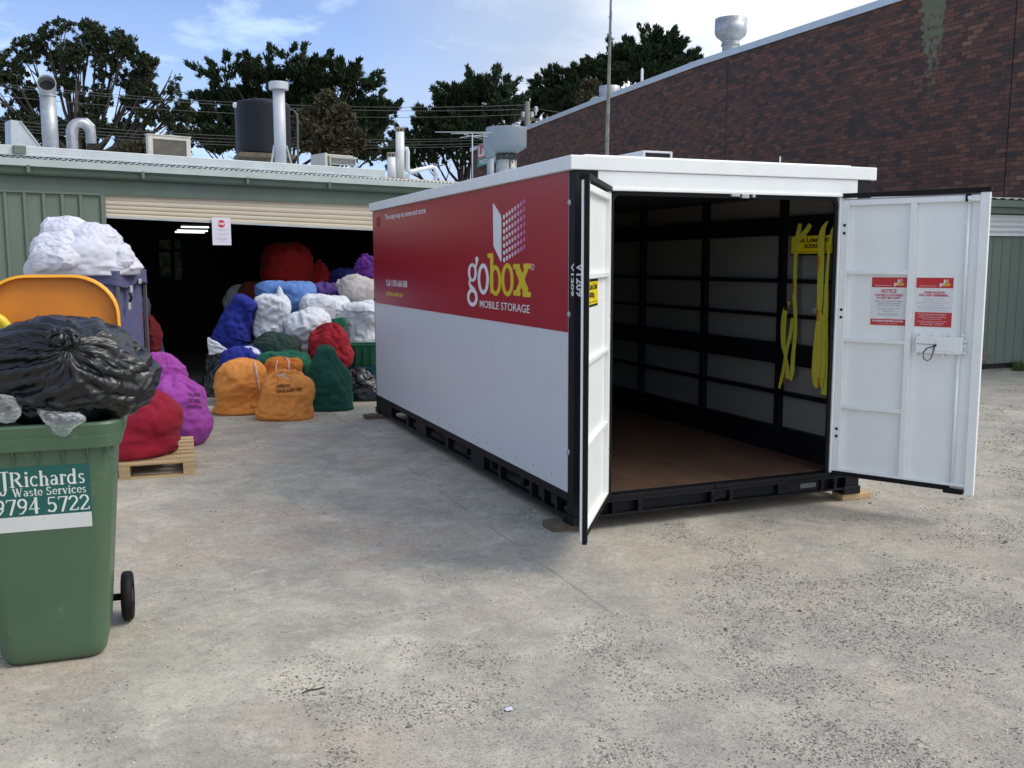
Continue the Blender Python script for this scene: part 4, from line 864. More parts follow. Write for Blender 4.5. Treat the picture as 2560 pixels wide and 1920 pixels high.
# shop sign on the far end of the brick wall
ya, yb = 40.1, 36.6; si = thing('shop_sign', 'red and green pizza restaurant sign fixed to the far end of the brick wall', 'sign', (13.9, 38.3, 6.0))
b = MB(); b.M = inv(si); b.box(13.86, 13.95, yb, ya, 6.42, 7.26); b.build('sign_panel', mat('sign_pink', (.50, .10, .13), .5, var=.04), si)
b = MB(); b.M = inv(si); b.box(13.85, 13.859, yb, ya, 6.20, 6.58); b.box(13.86, 13.95, yb, ya, 6.20, 6.42); b.build('sign_panel', mat('sign_green', (.05, .26, .20), .5, var=.04), si, label='green lower band of the sign')
b = MB(); b.M = inv(si); b.text('La Porchetta', (13.845, ya-.15, 6.66), (0, -1, 0), (0, 0, 1), 5.2, .52, .03, italic=.15); b.text('PIZZA RESTAURANT', (13.845, ya-.35, 6.30), (0, -1, 0), (0, 0, 1), 5.2, .19, .03)
b.v = [p for p in b.v]; 
keep = [i for i, p in enumerate(b.v) if p[1]+38.3 > yb+.05]; ks = set(keep); b.f2 = [(f, s_) for f, s_ in zip(b.f, b.sm) if all(i in ks for i in f)]; b.f = [f for f, _ in b.f2]; b.sm = [s_ for _, s_ in b.f2]
b.build('sign_lettering', PW, si)
# roof plant on the brick building
def tube_thing(name, lab, cat, x, y, z0, parts, grp=None):
    o = thing(name, lab, cat, (x, y, z0), group=grp)
    for nm, prof, m_ in parts: MB().lathe((0, 0, 0), prof, 32).build(nm, m_, o)
    return o
x = 16; p = atx(1827, 88, x); k = (p-CAMP)@FW/FOC; zb = 6.85
def zx(v, u=1827, x=16): return float(atx(u, v, x)[2])-6.85
tube_thing('exhaust_cowl', 'bulbous galvanised exhaust cowl high on the brick building roof against the clouds', 'exhaust cowl', 16, p[1], zb, (
    ('cowl', [(38*k, zx(50)), (40*k, zx(48)), (40*k, zx(80)), (37*k, zx(90)), (24*k, zx(101)), (21*k, zx(103))], ZINC), ('cowl_inside', [(37*k, zx(52)), (36*k, zx(75)), (0, zx(78))], ZDULL),
    ('collar', [(22*k, zx(103)), (22*k, zx(110)), (23.5*k, zx(111)), (23.5*k, zx(114)), (21*k, zx(115))], ZINC), ('stem', [(20.5*k, zx(114)), (20.5*k, 0)], ZINC)))
p = atx(1524, 232, 15.2); k = (p-CAMP)@FW/FOC
tube_thing('roof_vent', 'wide shiny cylinder vent behind the brick coping, close to the tall pole', 'vent', 15.2, p[1], zb, (('drum', [(0, zx(216, 1524, 15.2)-.01), (25*k, zx(216, 1524, 15.2)), (26*k, zx(217, 1524, 15.2)), (26*k, zx(241, 1524, 15.2)), (24*k, zx(246, 1524, 15.2)), (12*k, zx(252, 1524, 15.2)), (12*k, 0)], ZINC),))
p = atx(1605, 190, 15); k = (p-CAMP)@FW/FOC
tube_thing('roof_pipe', 'slim white pipe with pointed top standing behind the brick coping', 'pipe', 15, p[1], zb, (('pipe', [(0, zx(169, 1605, 15)), (3.3*k, zx(174, 1605, 15)), (3.3*k, 0)], PVC),))
p = atx(1735, 160, 16); k = (p-CAMP)@FW/FOC
tube_thing('roof_dome', 'dark domed roof vent barely showing over the brick coping', 'vent', 16, p[1], zb, (('dome', [(0, zx(154, 1735)), (12*k, zx(156, 1735)), (21*k, zx(162, 1735)), (24*k, zx(172, 1735)), (24*k, 0)], mat('dark_dome', (.08, .09, .11), .5)),))
o = thing('hose_loop', 'pale hose looping over the brick coping left of the cylinder vent', 'hose', tuple(atx(1486, 250, 14.6))); b = MB(); b.M = inv(o)
b.tube([tuple(atx(u, v, 14.6)) for u, v in ((1475, 262), (1477, 252), (1484, 245), (1492, 244), (1497, 250), (1499, 262))], .05, 6); b.build('hose', CRM, o)

# ------------------------------------------------------------------ small green shed on the right
gs = thing('green_shed', 'small green panel shed with a white corrugated strip under its gutter, by the brick wall', 'shed', (10, 6.1, gz(11, 6.1)))
gg = gz(11, 6.1)
def G(x0, x1, y0, y1, z0, z1, nm, m_, **k):
    b = MB(); b.box(x0-10, x1-10, y0-6.1, y1-6.1, z0-gg, z1-gg); return b.build(nm, m_, gs, **k)
XL, XR = 9.3, 13.9
G(XL, XR, 6.02, 9.0, -.3, -.005, 'footing', mat('footing_concrete', (.24, .23, .21), .9, var=.2, bump=.3))
G(XL+.03, XR-.02, 6.12, 8.9, -.004, .09, 'base_gap', DARKIN)
b = MB(); x = XL
PN = mat('sage_panel', (.150, .200, .165), .5, var=.05, vs=1.5, dirt=(.14, .17, .14), ds=2, dlo=.6, dhi=.95)
while x < XR:
    b.box(x-10, min(x+.196, XR)-10, -.008, .02, .085-gg, 2.19-gg); b.box(x+.196-10, x+.206-10, -.018, -.008, .085-gg, 2.19-gg); x += .206
b.build('panel_wall', PN, gs); G(XL, XR, 6.125, 8.9, .09, 2.60, 'side_wall', PN)
b = MB(); vs = []; n_ = 60
for i in range(n_): z = 2.20+.34*i/(n_-1); vs += [(XL-10, -.03-.018*math.sin(z*2*math.pi/.084), z-gg), (XR-10, -.03-.018*math.sin(z*2*math.pi/.084), z-gg)]
b.add(vs, [(2*i, 2*i+1, 2*i+3, 2*i+2) for i in range(n_-1)], True); b.build('corrugated_strip', mat('white_corrugated', (.66, .68, .70), .4, var=.04), gs)
b = MB(); b.box(XL-10, XR-10, -.16, -.05, 2.66-gg, 2.775-gg); b.box(XL-10, XR-10, -.10, .0, 2.56-gg, 2.66-gg); b.build('gutter', PN, gs, bevel=.01)
b = MB(); n_ = 260; vs = []
for i in range(n_): xx = XL+(XR-XL)*i/(n_-1); z = 2.80+.012*math.sin(xx*2*math.pi/.19); vs += [(xx-10, -.17, z-gg), (xx-10, 2.9, z+.12-gg)]
b.add(vs, [(2*i, 2*i+2, 2*i+3, 2*i+1) for i in range(n_-1)]); b.build('roof', mat('pale_roof', (.55, .55, .48), .5), gs, solid=.01)
p0, p1 = at(2455, 876, 6.08), at(2472, 904, 6.08); G(p0[0], p1[0], 6.065, 6.08, p1[2], p0[2], 'wall_vent', mat('vent_grey', (.16, .15, .14), .7, var=.4, vs=20))
def weed(x, y, h, n, lab):
    vs = []; fs = []
    for i in range(n):
        a = random.uniform(0, 6.3); l_ = h*random.uniform(.4, 1); t = random.uniform(.2, 1.1); dx, dy = math.cos(a)*math.sin(t), math.sin(a)*math.sin(t); w_ = .012+.012*random.random()
        bx, by = random.gauss(0, h*.35), random.gauss(0, h*.12); o_ = len(vs)
        vs += [(bx-dy*w_, by+dx*w_, 0), (bx+dy*w_, by-dx*w_, 0), (bx+dx*l_*.6+dy*w_, by+dy*l_*.6-dx*w_, l_*math.cos(t)*.7), (bx+dx*l_*.6-dy*w_, by+dy*l_*.6+dx*w_, l_*math.cos(t)*.7), (bx+dx*l_, by+dy*l_, l_*math.cos(t))]
        fs += [(o_, o_+1, o_+2, o_+3), (o_+3, o_+2, o_+4)]
    b = MB(); b.add(vs, fs); o = b.build('weeds', mat('weed_green', (.09, .14, .035), .7, var=.4, vs=12)); o.location = (x, y, gz(x, y)); return tag(o, lab, 'weeds')
p = at(2548, 918, 5.95); weed(p[0]+.05, 5.93, .22, 160, 'low green weeds growing against the footing of the small green shed')

# ------------------------------------------------------------------ cloth: target shape with excess material, relaxed until it buckles into folds
def field(r, M_, N_, ky, kx):              # smooth random field, periodic round the bag
    g_ = r.normal(0, 1, (ky+1, kx)); yy = np.linspace(0, ky-1e-6, M_); xx = (np.arange(N_)/N_*kx+r.uniform(0, 1)*3) % kx
    i0 = yy.astype(int); f = yy-i0; f = f*f*(3-2*f); j0 = xx.astype(int) % kx; h = xx-np.floor(xx); h = h*h*(3-2*h); j1 = (j0+1) % kx
    a = g_[i0][:, j0]*(1-h)+g_[i0][:, j1]*h; c = g_[i0+1][:, j0]*(1-h)+g_[i0+1][:, j1]*h; return a*(1-f)[:, None]+c*f[:, None]
def relax(P, ec, em, it=160, pull=.05, seed=0, amp=.012, fl=None, bend=.25, freq=(5, 14)):
    r = np.random.default_rng(seed); M_, N_, _ = P.shape; P0 = P.copy(); size = float(np.ptp(P.reshape(-1, 3), axis=0).max())
    nx = np.roll(P, -1, 1)-np.roll(P, 1, 1); ny = np.gradient(P, axis=0); nr = np.cross(nx, ny); nr /= np.linalg.norm(nr, axis=2, keepdims=True)+1e-9
    d = np.zeros((M_, N_)); q = freq[0]
    for o_ in range(4): d += field(r, M_, N_, max(3, int(q*M_/N_*1.2)), q)*(1.0/(o_+1)); q = min(N_//2, int(q*1.9)+1)
    P = P+nr*(d*amp*size/3)[:, :, None]
    pa = np.clip(.5+.75*field(r, M_, N_, 4, 5)+.4*field(r, M_, N_, 8, 10), 0, 2.2)     # slack cloth gathers in patches
    ec = 1+(np.asarray(ec)[:, None]-1)*(.35+.65*pa); pa = np.clip(.5+.75*field(r, M_, N_, 5, 5)+.4*field(r, M_, N_, 9, 9), 0, 2.2); em = 1+(np.asarray(em)[:, None]-1)*pa
    d0 = lambda a, b: np.linalg.norm(a-b, axis=2)
    ec = ec*(1+r.normal(0, .035, (M_, N_))); rc = d0(np.roll(P0, -1, 1), P0)*ec; rm_ = d0(P0[1:], P0[:-1])*(em[1:]+em[:-1])/2
    rd = np.sqrt(((rc[1:]+rc[:-1])/2)**2+rm_**2)*(1+r.normal(0, .03, (M_-1, N_))); rc2 = d0(np.roll(P0, -2, 1), P0)*ec; rm2 = rm_[1:]+rm_[:-1]
    rc4 = d0(np.roll(P0, -4, 1), P0)*(1+(ec-1)*.85); rm4 = d0(P0[4:], P0[:-4])*(1+(em[2:-2]-1)*.85)
    for t in range(it):
        D = np.zeros_like(P)
        def c(A, B, rest, st):
            v = B-A; l_ = np.linalg.norm(v, axis=2)+1e-9; return v*((l_-rest)/l_*.5*st)[:, :, None]
        x = c(P, np.roll(P, -1, 1), rc, .42); D += x-np.roll(x, 1, 1)
        x = c(P[:-1], P[1:], rm_, .42); D[:-1] += x; D[1:] -= x
        x = c(P[:-1], np.roll(P[1:], -1, 1), rd, .22); D[:-1] += x; D[1:] -= np.roll(x, 1, 1)
        x = c(P[1:], np.roll(P[:-1], -1, 1), rd, .22); D[1:] += x; D[:-1] -= np.roll(x, 1, 1)
        x = c(P, np.roll(P, -2, 1), rc2, bend); D += x-np.roll(x, 2, 1)
        x = c(P[:-2], P[2:], rm2, bend); D[:-2] += x; D[2:] -= x
        if t > it*.3:
            x = c(P, np.roll(P, -4, 1), rc4, bend*.5); D += x-np.roll(x, 4, 1)
            x = c(P[:-4], P[4:], rm4, bend*.5); D[:-4] += x; D[4:] -= x
        P = P+D; P += (P0-P)*pull
        if fl is not None: P[:, :, 2] = np.maximum(P[:, :, 2], fl)
    return P
def upsample(P, k):
    def cr(A, ax_per):
        n = A.shape[0]; m_ = n*k if ax_per else (n-1)*k+1; t = np.arange(m_)/k; i = np.floor(t).astype(int); f = (t-i).reshape(-1, *([1]*(A.ndim-1)))
        g = (lambda j: A[j % n]) if ax_per else (lambda j: A[np.clip(j, 0, n-1)])
        p0, p1, p2, p3 = g(i-1), g(i), g(i+1), g(i+2); return .5*(2*p1+(p2-p0)*f+(2*p0-5*p1+4*p2-p3)*f**2+(3*p1-p0-3*p2+p3)*f**3)
    return np.swapaxes(cr(np.swapaxes(cr(P, False), 0, 1), True), 0, 1)
def crease(P, amt, seed, top=.6, pleats=22, fine=1.0, low=1.0):
    r = np.random.default_rng(seed); M_, N_, _ = P.shape; w_ = float(np.ptp(P.reshape(-1, 3), axis=0).max()); v = np.linspace(0, 1, M_)[:, None]; d = np.zeros((M_, N_))
    nx = np.roll(P, -1, 1)-np.roll(P, 1, 1); ny = np.gradient(P, axis=0); nr = np.cross(nx, ny); nr /= np.linalg.norm(nr, axis=2, keepdims=True)+1e-9
    rd = lambda f, s_: np.exp(-np.abs(f)/s_)
    # soft gathers running down from the neck and dying out
    g = .5*field(r, M_, N_, 4, pleats)+.5*field(r, M_, N_, 2, int(pleats*1.6)); fade = np.clip((v-(1-top))/top, 0, 1)**1.2; edge = np.sin(np.pi*np.clip(v, .02, .98))**.6
    d += (rd(g, .30)*1.3-.6)*fade
    # sagging cross folds and long creases, only in patches
    for q in range(3):
        p_ = np.clip(field(r, M_, N_, 3, 4)+.15, 0, 1.4); f = field(r, M_, N_, r.integers(6, 9), r.integers(4, 7))+.35*field(r, M_, N_, 12, 14); d += (rd(f, .20))*p_*(1.0-.15*q)
    for q in range(2): d += rd(field(r, M_, N_, 4+q, 3+q)+.12*field(r, M_, N_, 10, 10), .11)*np.clip(field(r, M_, N_, 3, 3)+.4, 0, 1.3)*1.5
    p_ = np.clip(field(r, M_, N_, 4, 5), 0, 1.2); d += p_*.35*fine*rd(field(r, M_, N_, 15, 17), .3)
    d += .06*fine*field(r, M_, N_, 26, 30)
    calm = low+(1-low)*np.clip((v-.42)/.22, 0, 1); return P+nr*(d*edge*calm*amt*w_)[:, :, None]
def grid_mesh(name, P, mtl, sub=1):
    M_, N_, _ = P.shape; v = P.reshape(-1, 3); o = v.mean(0); o = np.array([o[0], o[1], v[:, 2].min()]); v = v-o
    n0 = len(v); v = np.vstack([v, P[0].mean(0)-o, P[-1].mean(0)-o])
    f = [(i*N_+j, i*N_+(j+1) % N_, (i+1)*N_+(j+1) % N_, (i+1)*N_+j) for i in range(M_-1) for j in range(N_)]
    f += [(n0, (j+1) % N_, j) for j in range(N_)]+[(n0+1, (M_-1)*N_+j, (M_-1)*N_+(j+1) % N_) for j in range(N_)]
    me = bpy.data.meshes.new(name); me.from_pydata(v.tolist(), [], f); me.polygons.foreach_set('use_smooth', [True]*len(f)); me.materials.append(mtl); me.update()
    ob = bpy.data.objects.new(name, me); COL.objects.link(ob); ob.location = o
    if sub: q = ob.modifiers.new('u', 'SUBSURF'); q.levels = q.render_levels = sub
    return ob
HX = np.array([math.cos(YAW), -math.sin(YAW), 0]); HY = np.array([math.sin(YAW), math.cos(YAW), 0]); HZ = np.array([0, 0, 1.0])
SACK = [(0, .04), (0, .45), (.02, .72), (.10, .90), (.28, 1.0), (.50, .97), (.70, .80), (.84, .55), (.92, .32), (.955, .20), (.975, .19), (1.0, .27), (1.0, .04)]
ROUND = [(0, .03), (0, .40), (.05, .70), (.20, .94), (.45, 1.0), (.68, .92), (.85, .68), (.95, .40), (1.0, .05)]
TALL = [(0, .04), (0, .55), (.03, .82), (.12, .96), (.35, 1.0), (.60, .88), (.80, .66), (.92, .44), (.98, .22), (1.0, .04)]
def profgrid(prof, M_, N_, W_, H_, D_, sq=.85):
    pr = np.array([(p[0], p[1], p[2] if len(p) > 2 else 0) for p in prof], float); q = pr*[H_, W_/2, W_/2]
    q = np.array(smoothp([tuple(a) for a in q], 6)); q[:, 1] = np.maximum(q[:, 1], .002)
    s = np.r_[0, np.cumsum(np.linalg.norm(np.diff(q, axis=0), axis=1))]; t = np.linspace(0, s[-1], M_); q = np.column_stack([np.interp(t, s, q[:, i]) for i in range(3)])
    th = np.linspace(0, 2*np.pi, N_, endpoint=False); c, s_ = np.cos(th), np.sin(th); c = np.sign(c)*abs(c)**sq; s_ = np.sign(s_)*abs(s_)**sq
    P = np.stack([q[:, 2:3]+q[:, 1:2]*c[None], q[:, 1:2]*s_[None]*(D_/W_), np.repeat(q[:, 0:1], N_, 1)-H_/2], 2); return P, q
BAGN = [0]
_r = None
def clothmat(name, col, **k):
    k.setdefault('rough', .85); k.setdefault('sheen', .04); k.setdefault('bump', .10); k.setdefault('bs', 38); k.setdefault('spec', .2); k.setdefault('var', .10); k.setdefault('vs', 7)
    return mat(name, col, **k)
def bag(label, mtl, u, v, w_, h_, y, prof=SACK, roll=0, pitch=0, depth=.8, exc=1.06, top=1.35, M_=30, N_=42, pull=.03, name='laundry_bag', cat='laundry bag', group=None, it=150, fl=None, sub=2, bend=.25, spin=0, bot=1.06, freq=(5, 14), lump=.06, cr=.021, fine=1.0):
    BAGN[0] += 1; p = at(u, v, y); k = float((p-CAMP)@FW)/FOC; W_, H_ = w_*k, h_*k; D_ = W_*depth
    P, q = profgrid(prof, M_, N_, W_, H_, D_)
    a, c = R(roll), R(pitch); X = HX*math.cos(a)+HZ*math.sin(a); Z = -HX*math.sin(a)+HZ*math.cos(a); Yv = HY*math.cos(c)+Z*math.sin(c); Z2 = -HY*math.sin(c)+Z*math.cos(c)
    P = p+P[:, :, 0:1]*X+P[:, :, 1:2]*Yv+P[:, :, 2:3]*Z2
    g = gz(p[0], p[1])+.004 if fl is None else fl
    r_ = np.random.default_rng(BAGN[0]*13+1); lf = field(r_, M_, N_, 3, 4)+.5*field(r_, M_, N_, 5, 7); ev = np.sin(np.linspace(0, np.pi, M_))[:, None]**.7
    nx = np.roll(P, -1, 1)-np.roll(P, 1, 1); nr = np.cross(nx, np.gradient(P, axis=0)); nr /= np.linalg.norm(nr, axis=2, keepdims=True)+1e-9; P = P+nr*(np.clip(lf, -1.6, 1.6)*ev*lump*W_)[:, :, None]
    P[:, :, 2] = np.maximum(P[:, :, 2], g)
    f = np.linspace(0, 1, M_); rr = np.interp(f, np.linspace(0, 1, len(q)), q[:, 1]/(W_/2))
    ec = exc+(top-exc)*np.clip((f-.55)/.35, 0, 1)**1.3; ec = np.where(f < .2, bot, ec); em = np.full(M_, exc)
    P = relax(P, ec, em, it=it, pull=pull, seed=BAGN[0]*7+3, fl=g, bend=bend, freq=freq)
    P = crease(upsample(P, 3), cr, BAGN[0]*17+5, fine=fine); P[:, :, 2] = np.maximum(P[:, :, 2], g)
    o = grid_mesh(name, P, mtl, 0); tag(o, label, cat, group); return o
def on_bag(o, pts, dirn=None):           # puts points given in photo sight lines onto a bag's surface
    dg = bpy.context.evaluated_depsgraph_get(); bm = bmesh.new(); bm.from_mesh(o.data); t = BVHTree.FromBMesh(bm); bm.free(); res = []
    C0 = Vector(CAMP.tolist())-o.location
    for u, v in pts:
        d = Vector(ray(u, v).tolist()).normalized(); h, n, _, _ = t.ray_cast(C0, d); res.append((h-d*.006 if h else None))
    return res
def string_on(o, pts, r_=.005, m_=None, name='drawstring'):
    q = [p for p in on_bag(o, smoothp(pts, 5)) if p is not None]
    if len(q) > 2: MB().tube([tuple(p) for p in q], r_, 6).build(name, m_ or CORD, o)
def text_on(o, body, u0, v0, w_, h_, m_, rot=0, bold=.03, name='bag_lettering'):
    vs, fs = textgeo(body, bold); c, s_ = math.cos(R(rot)), math.sin(R(rot)); px = [(u0+x*w_*c+y*h_*s_, v0+x*w_*s_-y*h_*c) for x, y in vs]
    q = on_bag(o, px); fs = [f for f in fs if all(q[i] is not None for i in f)]; q = [tuple(p) if p is not None else (0, 0, 0) for p in q]
    b = MB(); b.add(q, fs); b.build(name, m_, o)
CORD = clothmat('white_cord', (.70, .68, .68))
ORANGE = clothmat('orange_cloth', (.74, .29, .07)); ORANGE2 = clothmat('dark_orange_cloth', (.50, .15, .028)); GREENB = clothmat('bottle_green_cloth', (.012, .072, .052)); EMER = clothmat('emerald_cloth', (.010, .10, .055))
BLUE = clothmat('royal_blue_cloth', (.018, .028, .23)); NAVY = clothmat('navy_cloth', (.012, .014, .10)); SKYB = clothmat('light_blue_cloth', (.11, .22, .52)); REDB = clothmat('red_cloth', (.28, .012, .022)); REDK = clothmat('scarlet_cloth', (.26, .012, .012))  # scarlet lowered in colour for the light falling off inside the doorway
WHITEC = clothmat('white_cloth', (.62, .64, .70), rough=.8); WHITES = clothmat('white_linen', (.60, .61, .70), rough=.8, bump=.15); GREYC = clothmat('grey_cloth', (.38, .37, .42)); CREAMC = clothmat('cream_cloth', (.46, .42, .41))
PURP = clothmat('purple_cloth', (.085, .045, .20)); VIO = clothmat('violet_cloth', (.10, .02, .18)); MAG = clothmat('magenta_cloth', (.33, .062, .34)); BLKB = mat('black_plastic', (.010, .010, .012), .30, var=.2, spec=.6, bump=.25, bs=25)
CAMO = clothmat('patterned_cloth', (.018, .038, .030), dirt=(.35, .36, .33), ds=14, dlo=.69, dhi=.71); CRIM = clothmat('crimson_cloth', (.25, .010, .028))
GP = 'laundry bags piled at the shed door'
F_ = -.088
def inside(y): return F_
# back of the pile first, then forward
bag('large scarlet bag on top of the pile, with a white cord, deep inside the doorway', REDK, 716, 663, 124, 112, 10.6, ROUND, fl=F_+1.0, group=GP)
bag('smaller scarlet bag on top of the pile beside the largest red one', REDK, 796, 690, 62, 78, 10.7, SACK, group=GP, fl=F_)
bag('dark navy bag high in the pile left of the violet one', NAVY, 858, 705, 80, 70, 9.9, ROUND, group=GP, fl=F_)
bag('violet bag highest at the right of the pile, half behind the container', VIO, 922, 680, 66, 90, 9.2, SACK, group=GP, fl=F_, roll=12)
bag('dull purple bag wedged under the two red bags', PURP, 812, 738, 88, 62, 9.1, ROUND, group=GP, fl=F_, top=1.3)
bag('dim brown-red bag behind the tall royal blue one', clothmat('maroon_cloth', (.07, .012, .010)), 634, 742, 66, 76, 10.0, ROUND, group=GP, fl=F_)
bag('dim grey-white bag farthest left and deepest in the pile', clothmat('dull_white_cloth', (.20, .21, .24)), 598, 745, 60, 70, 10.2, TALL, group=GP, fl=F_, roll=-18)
bag('light blue bag under the large scarlet one', SKYB, 716, 752, 124, 94, 8.9, [(0, .03), (0, .3), (.06, .55), (.3, .80), (.6, .98), (.82, 1.0), (.94, .8), (1, .05)], group=GP, fl=F_, top=1.2)
bag('cream white bag lying on its side at the right, its tied neck to the left', CREAMC, 890, 722, 72, 96, 8.7, SACK, roll=72, group=GP, fl=F_)
bag('navy bag pressed flat under the cream white one', NAVY, 896, 765, 86, 50, 8.9, ROUND, group=GP, fl=F_)
bag('white pillowcase bag with a grey pillow showing in its open mouth', WHITEC, 814, 778, 118, 78, 8.35, [(0, .05), (0, .6), (.1, .85), (.4, 1), (.7, .98), (.92, .75), (1, .1)], roll=-8, group=GP, fl=F_, exc=1.10, top=1.2, cr=.026)
pl_ = bag('grey pillow poking out of the white pillowcase bag', GREYC, 800, 783, 82, 44, 8.15, [(0, .05), (0, .6), (.15, .9), (.5, 1), (.85, .85), (1, .1)], roll=6, group=None, fl=F_, depth=.6, top=1.1, name='pillow', cat='pillow')
bag('white sheet bundle draped at the right edge of the pile over the green tub', WHITEC, 905, 806, 98, 104, 8.2, [(0, .05), (0, .62), (.06, .80), (.3, .86), (.6, .93), (.85, 1), (.95, .8), (1, .1)], group=GP, fl=F_, exc=1.12, top=1.2, cr=.028)
bag('white thin plastic sack with a pointed ear standing up at its top', WHITEC, 678, 790, 84, 104, 8.15, [(0, .05), (0, .7), (.08, .94), (.4, 1.0), (.75, .97), (.9, .88), (.97, .70), (1.0, .1)], group=GP, fl=F_, exc=1.13, top=1.3, cr=.030, fine=1.1)
p_ = bag('twisted white plastic end sticking up from the sack below the light blue bag', WHITEC, 702, 748, 24, 62, 8.1, [(0, .1), (0, .8), (.2, 1), (.5, .8), (.8, .5), (1, .06)], roll=4, group=None, fl=F_, exc=1.3, top=1.4, M_=20, N_=18, name='plastic_twist', cat='plastic sack')
bag('royal blue bag leaning tall on the left of the pile', BLUE, 592, 808, 92, 146, 8.2, [(0, .05), (0, .55), (.05, .85), (.2, 1), (.4, .98), (.6, .82), (.8, .70), (.93, .58), (1, .06)], roll=-26, group=GP, fl=F_+.3, exc=1.10, top=1.15)
bag('black bag under the royal blue one, lowest on the left of the pile', BLKB, 548, 938, 84, 140, 8.1, TALL, group=GP, fl=F_, name='refuse_bag', cat='refuse bag')
bag('large white crinkled bag in the middle of the pile', WHITEC, 766, 832, 112, 112, 7.85, [(0, .05), (0, .5), (.08, .75), (.3, .95), (.6, 1.0), (.82, .85), (.95, .5), (1.0, .1)], roll=20, group=GP, fl=F_, exc=1.14, top=1.3, cr=.030, fine=1.2)
bag('small emerald bag corner behind the crimson bag', EMER, 850, 818, 34, 50, 8.0, ROUND, group=GP, fl=F_, M_=20, N_=26)
bag('dark patterned bag with white marks lying behind the orange bags', CAMO, 680, 868, 120, 78, 7.5, [(0, .05), (0, .6), (.1, .9), (.4, 1), (.7, .85), (.9, .5), (1, .08)], roll=-14, group=GP, fl=F_, top=1.2)
bag('emerald green bag squeezed flat behind the orange bags', EMER, 712, 915, 130, 74, 7.1, ROUND, group=GP)
bag('lower royal blue bag directly behind the leftmost orange one', BLUE, 604, 940, 108, 150, 7.25, [(0, .05), (0, .6), (.05, .85), (.2, .98), (.6, 1), (.85, .85), (.96, .5), (1, .08)], group=GP, top=1.3)
sh = bag('white rag bunched on top of the lower blue bag', WHITEC, 630, 877, 44, 18, 7.15, ROUND, roll=-24, exc=1.15, depth=.5, M_=18, N_=24, name='white_rag', cat='rag', fl=F_)
sh = bag('white sheet corner hanging out beneath the tall royal blue bag', WHITEC, 538, 862, 50, 42, 7.9, [(0, .1, .1), (0, .95, .1), (.15, .9, .1), (.4, .62, -.1), (.7, .34, -.35), (1, .08, -.5)], roll=10, exc=1.05, depth=.22, lump=.02, cr=.012, M_=18, N_=24, name='white_sheet', cat='sheet', fl=F_)
bag('crimson bag right of centre, behind the bottle green one', REDB, 826, 862, 102, 110, 7.2, [(0, .05), (0, .75), (.1, .95), (.35, 1), (.6, .9), (.8, .62), (.93, .40), (1, .08)], roll=-6, group=GP, fl=F_, exc=1.08)
bag('black bag under the crimson one, running behind the container edge', BLKB, 896, 968, 110, 96, 7.0, [(0, .05), (0, .8), (.1, 1), (.4, .95), (.7, .7), (.9, .4), (1, .06)], roll=14, group=GP, name='refuse_bag', cat='refuse bag')
def tub(u, v0, v1, w_, y, m_, lab):
    p = at(u, v1, y); k = float((p-CAMP)@FW)/FOC; h = (v1-v0)*k; W_ = w_*k; o = thing('plastic_tub', lab, 'tub', tuple(p), -.2, 'stacked plastic tubs at the container edge')
    b = MB(); n_ = 28; vs = []
    for z, sc in ((0, .86), (h*.9, 1.0), (h*.9, 1.05), (h, 1.06), (h, .98), (h*.2, .9)):
        for a, c in rrect(-W_/2*sc, W_/2*sc, -W_*.36*sc, W_*.36*sc, .05*sc, 4): vs.append((a, c, z))
    n_ = len(vs)//6; b.add(vs, [(i*n_+j, i*n_+(j+1) % n_, (i+1)*n_+(j+1) % n_, (i+1)*n_+j) for i in range(5) for j in range(n_)]+[tuple(reversed(range(n_))), tuple(5*n_+j for j in range(n_))]); b.build('body', m_, o, bevel=.004)
    b = MB()
    for x in (-.25, 0, .25): b.box(x*W_-.008, x*W_+.008, -W_*.36-.012, -W_*.33, .02, h*.9)
    b.build('rib', m_, o)
tub(912, 912, 985, 66, 7.5, mat('teal_plastic', (.010, .075, .11), .45), 'teal blue plastic tub under the green one, beside the container')
tub(910, 858, 912, 72, 7.5, mat('green_plastic', (.008, .11, .05), .45), 'green plastic tub stacked on the teal one, beside the container')
bag('small emerald bag showing behind the base of the bottle green bag', EMER, 862, 996, 40, 56, 6.7, ROUND, group=GP, M_=20, N_=28)
o = bag('bottle green bag standing at the front right of the pile', GREENB, 820, 950, 116, 178, 6.25, [(0, .05), (0, .6), (.03, .85), (.12, .97), (.3, 1), (.5, .93), (.7, .72), (.85, .50), (.95, .36), (1, .06)], roll=2, group=GP, exc=1.06, top=1.12)
o = bag('dark orange bag leaning between and behind the two large orange ones', ORANGE2, 690, 962, 140, 140, 6.6, [(0, .05, -.25), (0, .55, -.25), (.05, .72, -.2), (.25, .75, -.1), (.5, .72, .05), (.75, .70, .2), (.92, .52, .25), (1, .06, .25)], group=GP, exc=1.06)
string_on(o, [(696, 950), (692, 935), (690, 915), (694, 902)], .006); string_on(o, [(718, 950), (722, 930), (722, 905), (716, 895)], .006)
o = bag('leftmost orange bag leaning right, with a pink and white cord down its side', ORANGE, 598, 965, 132, 142, 6.35, [(0, .05, -.0), (0, .72, -.05), (.04, .93, -.05), (.15, .97, -.03), (.35, .90, .04), (.6, .80, .13), (.8, .70, .20), (.93, .50, .24), (1, .06, .24)], group=GP, exc=1.06, top=1.12)
string_on(o, [(638, 906), (641, 930), (645, 950), (649, 974)], .008); string_on(o, [(634, 906), (638, 935), (642, 960)], .005, clothmat('pink_cord', (.62, .28, .30)))
o = bag('front orange bag with a white tied drawstring and smudged print', ORANGE, 716, 992, 124, 130, 5.75, [(0, .05), (0, .72), (.03, .90), (.12, 1.0), (.4, .98), (.62, .95), (.80, .82), (.92, .52), (.965, .30), (1, .34, .05), (1, .05)], roll=-4, group=GP, exc=1.09, top=1.5)
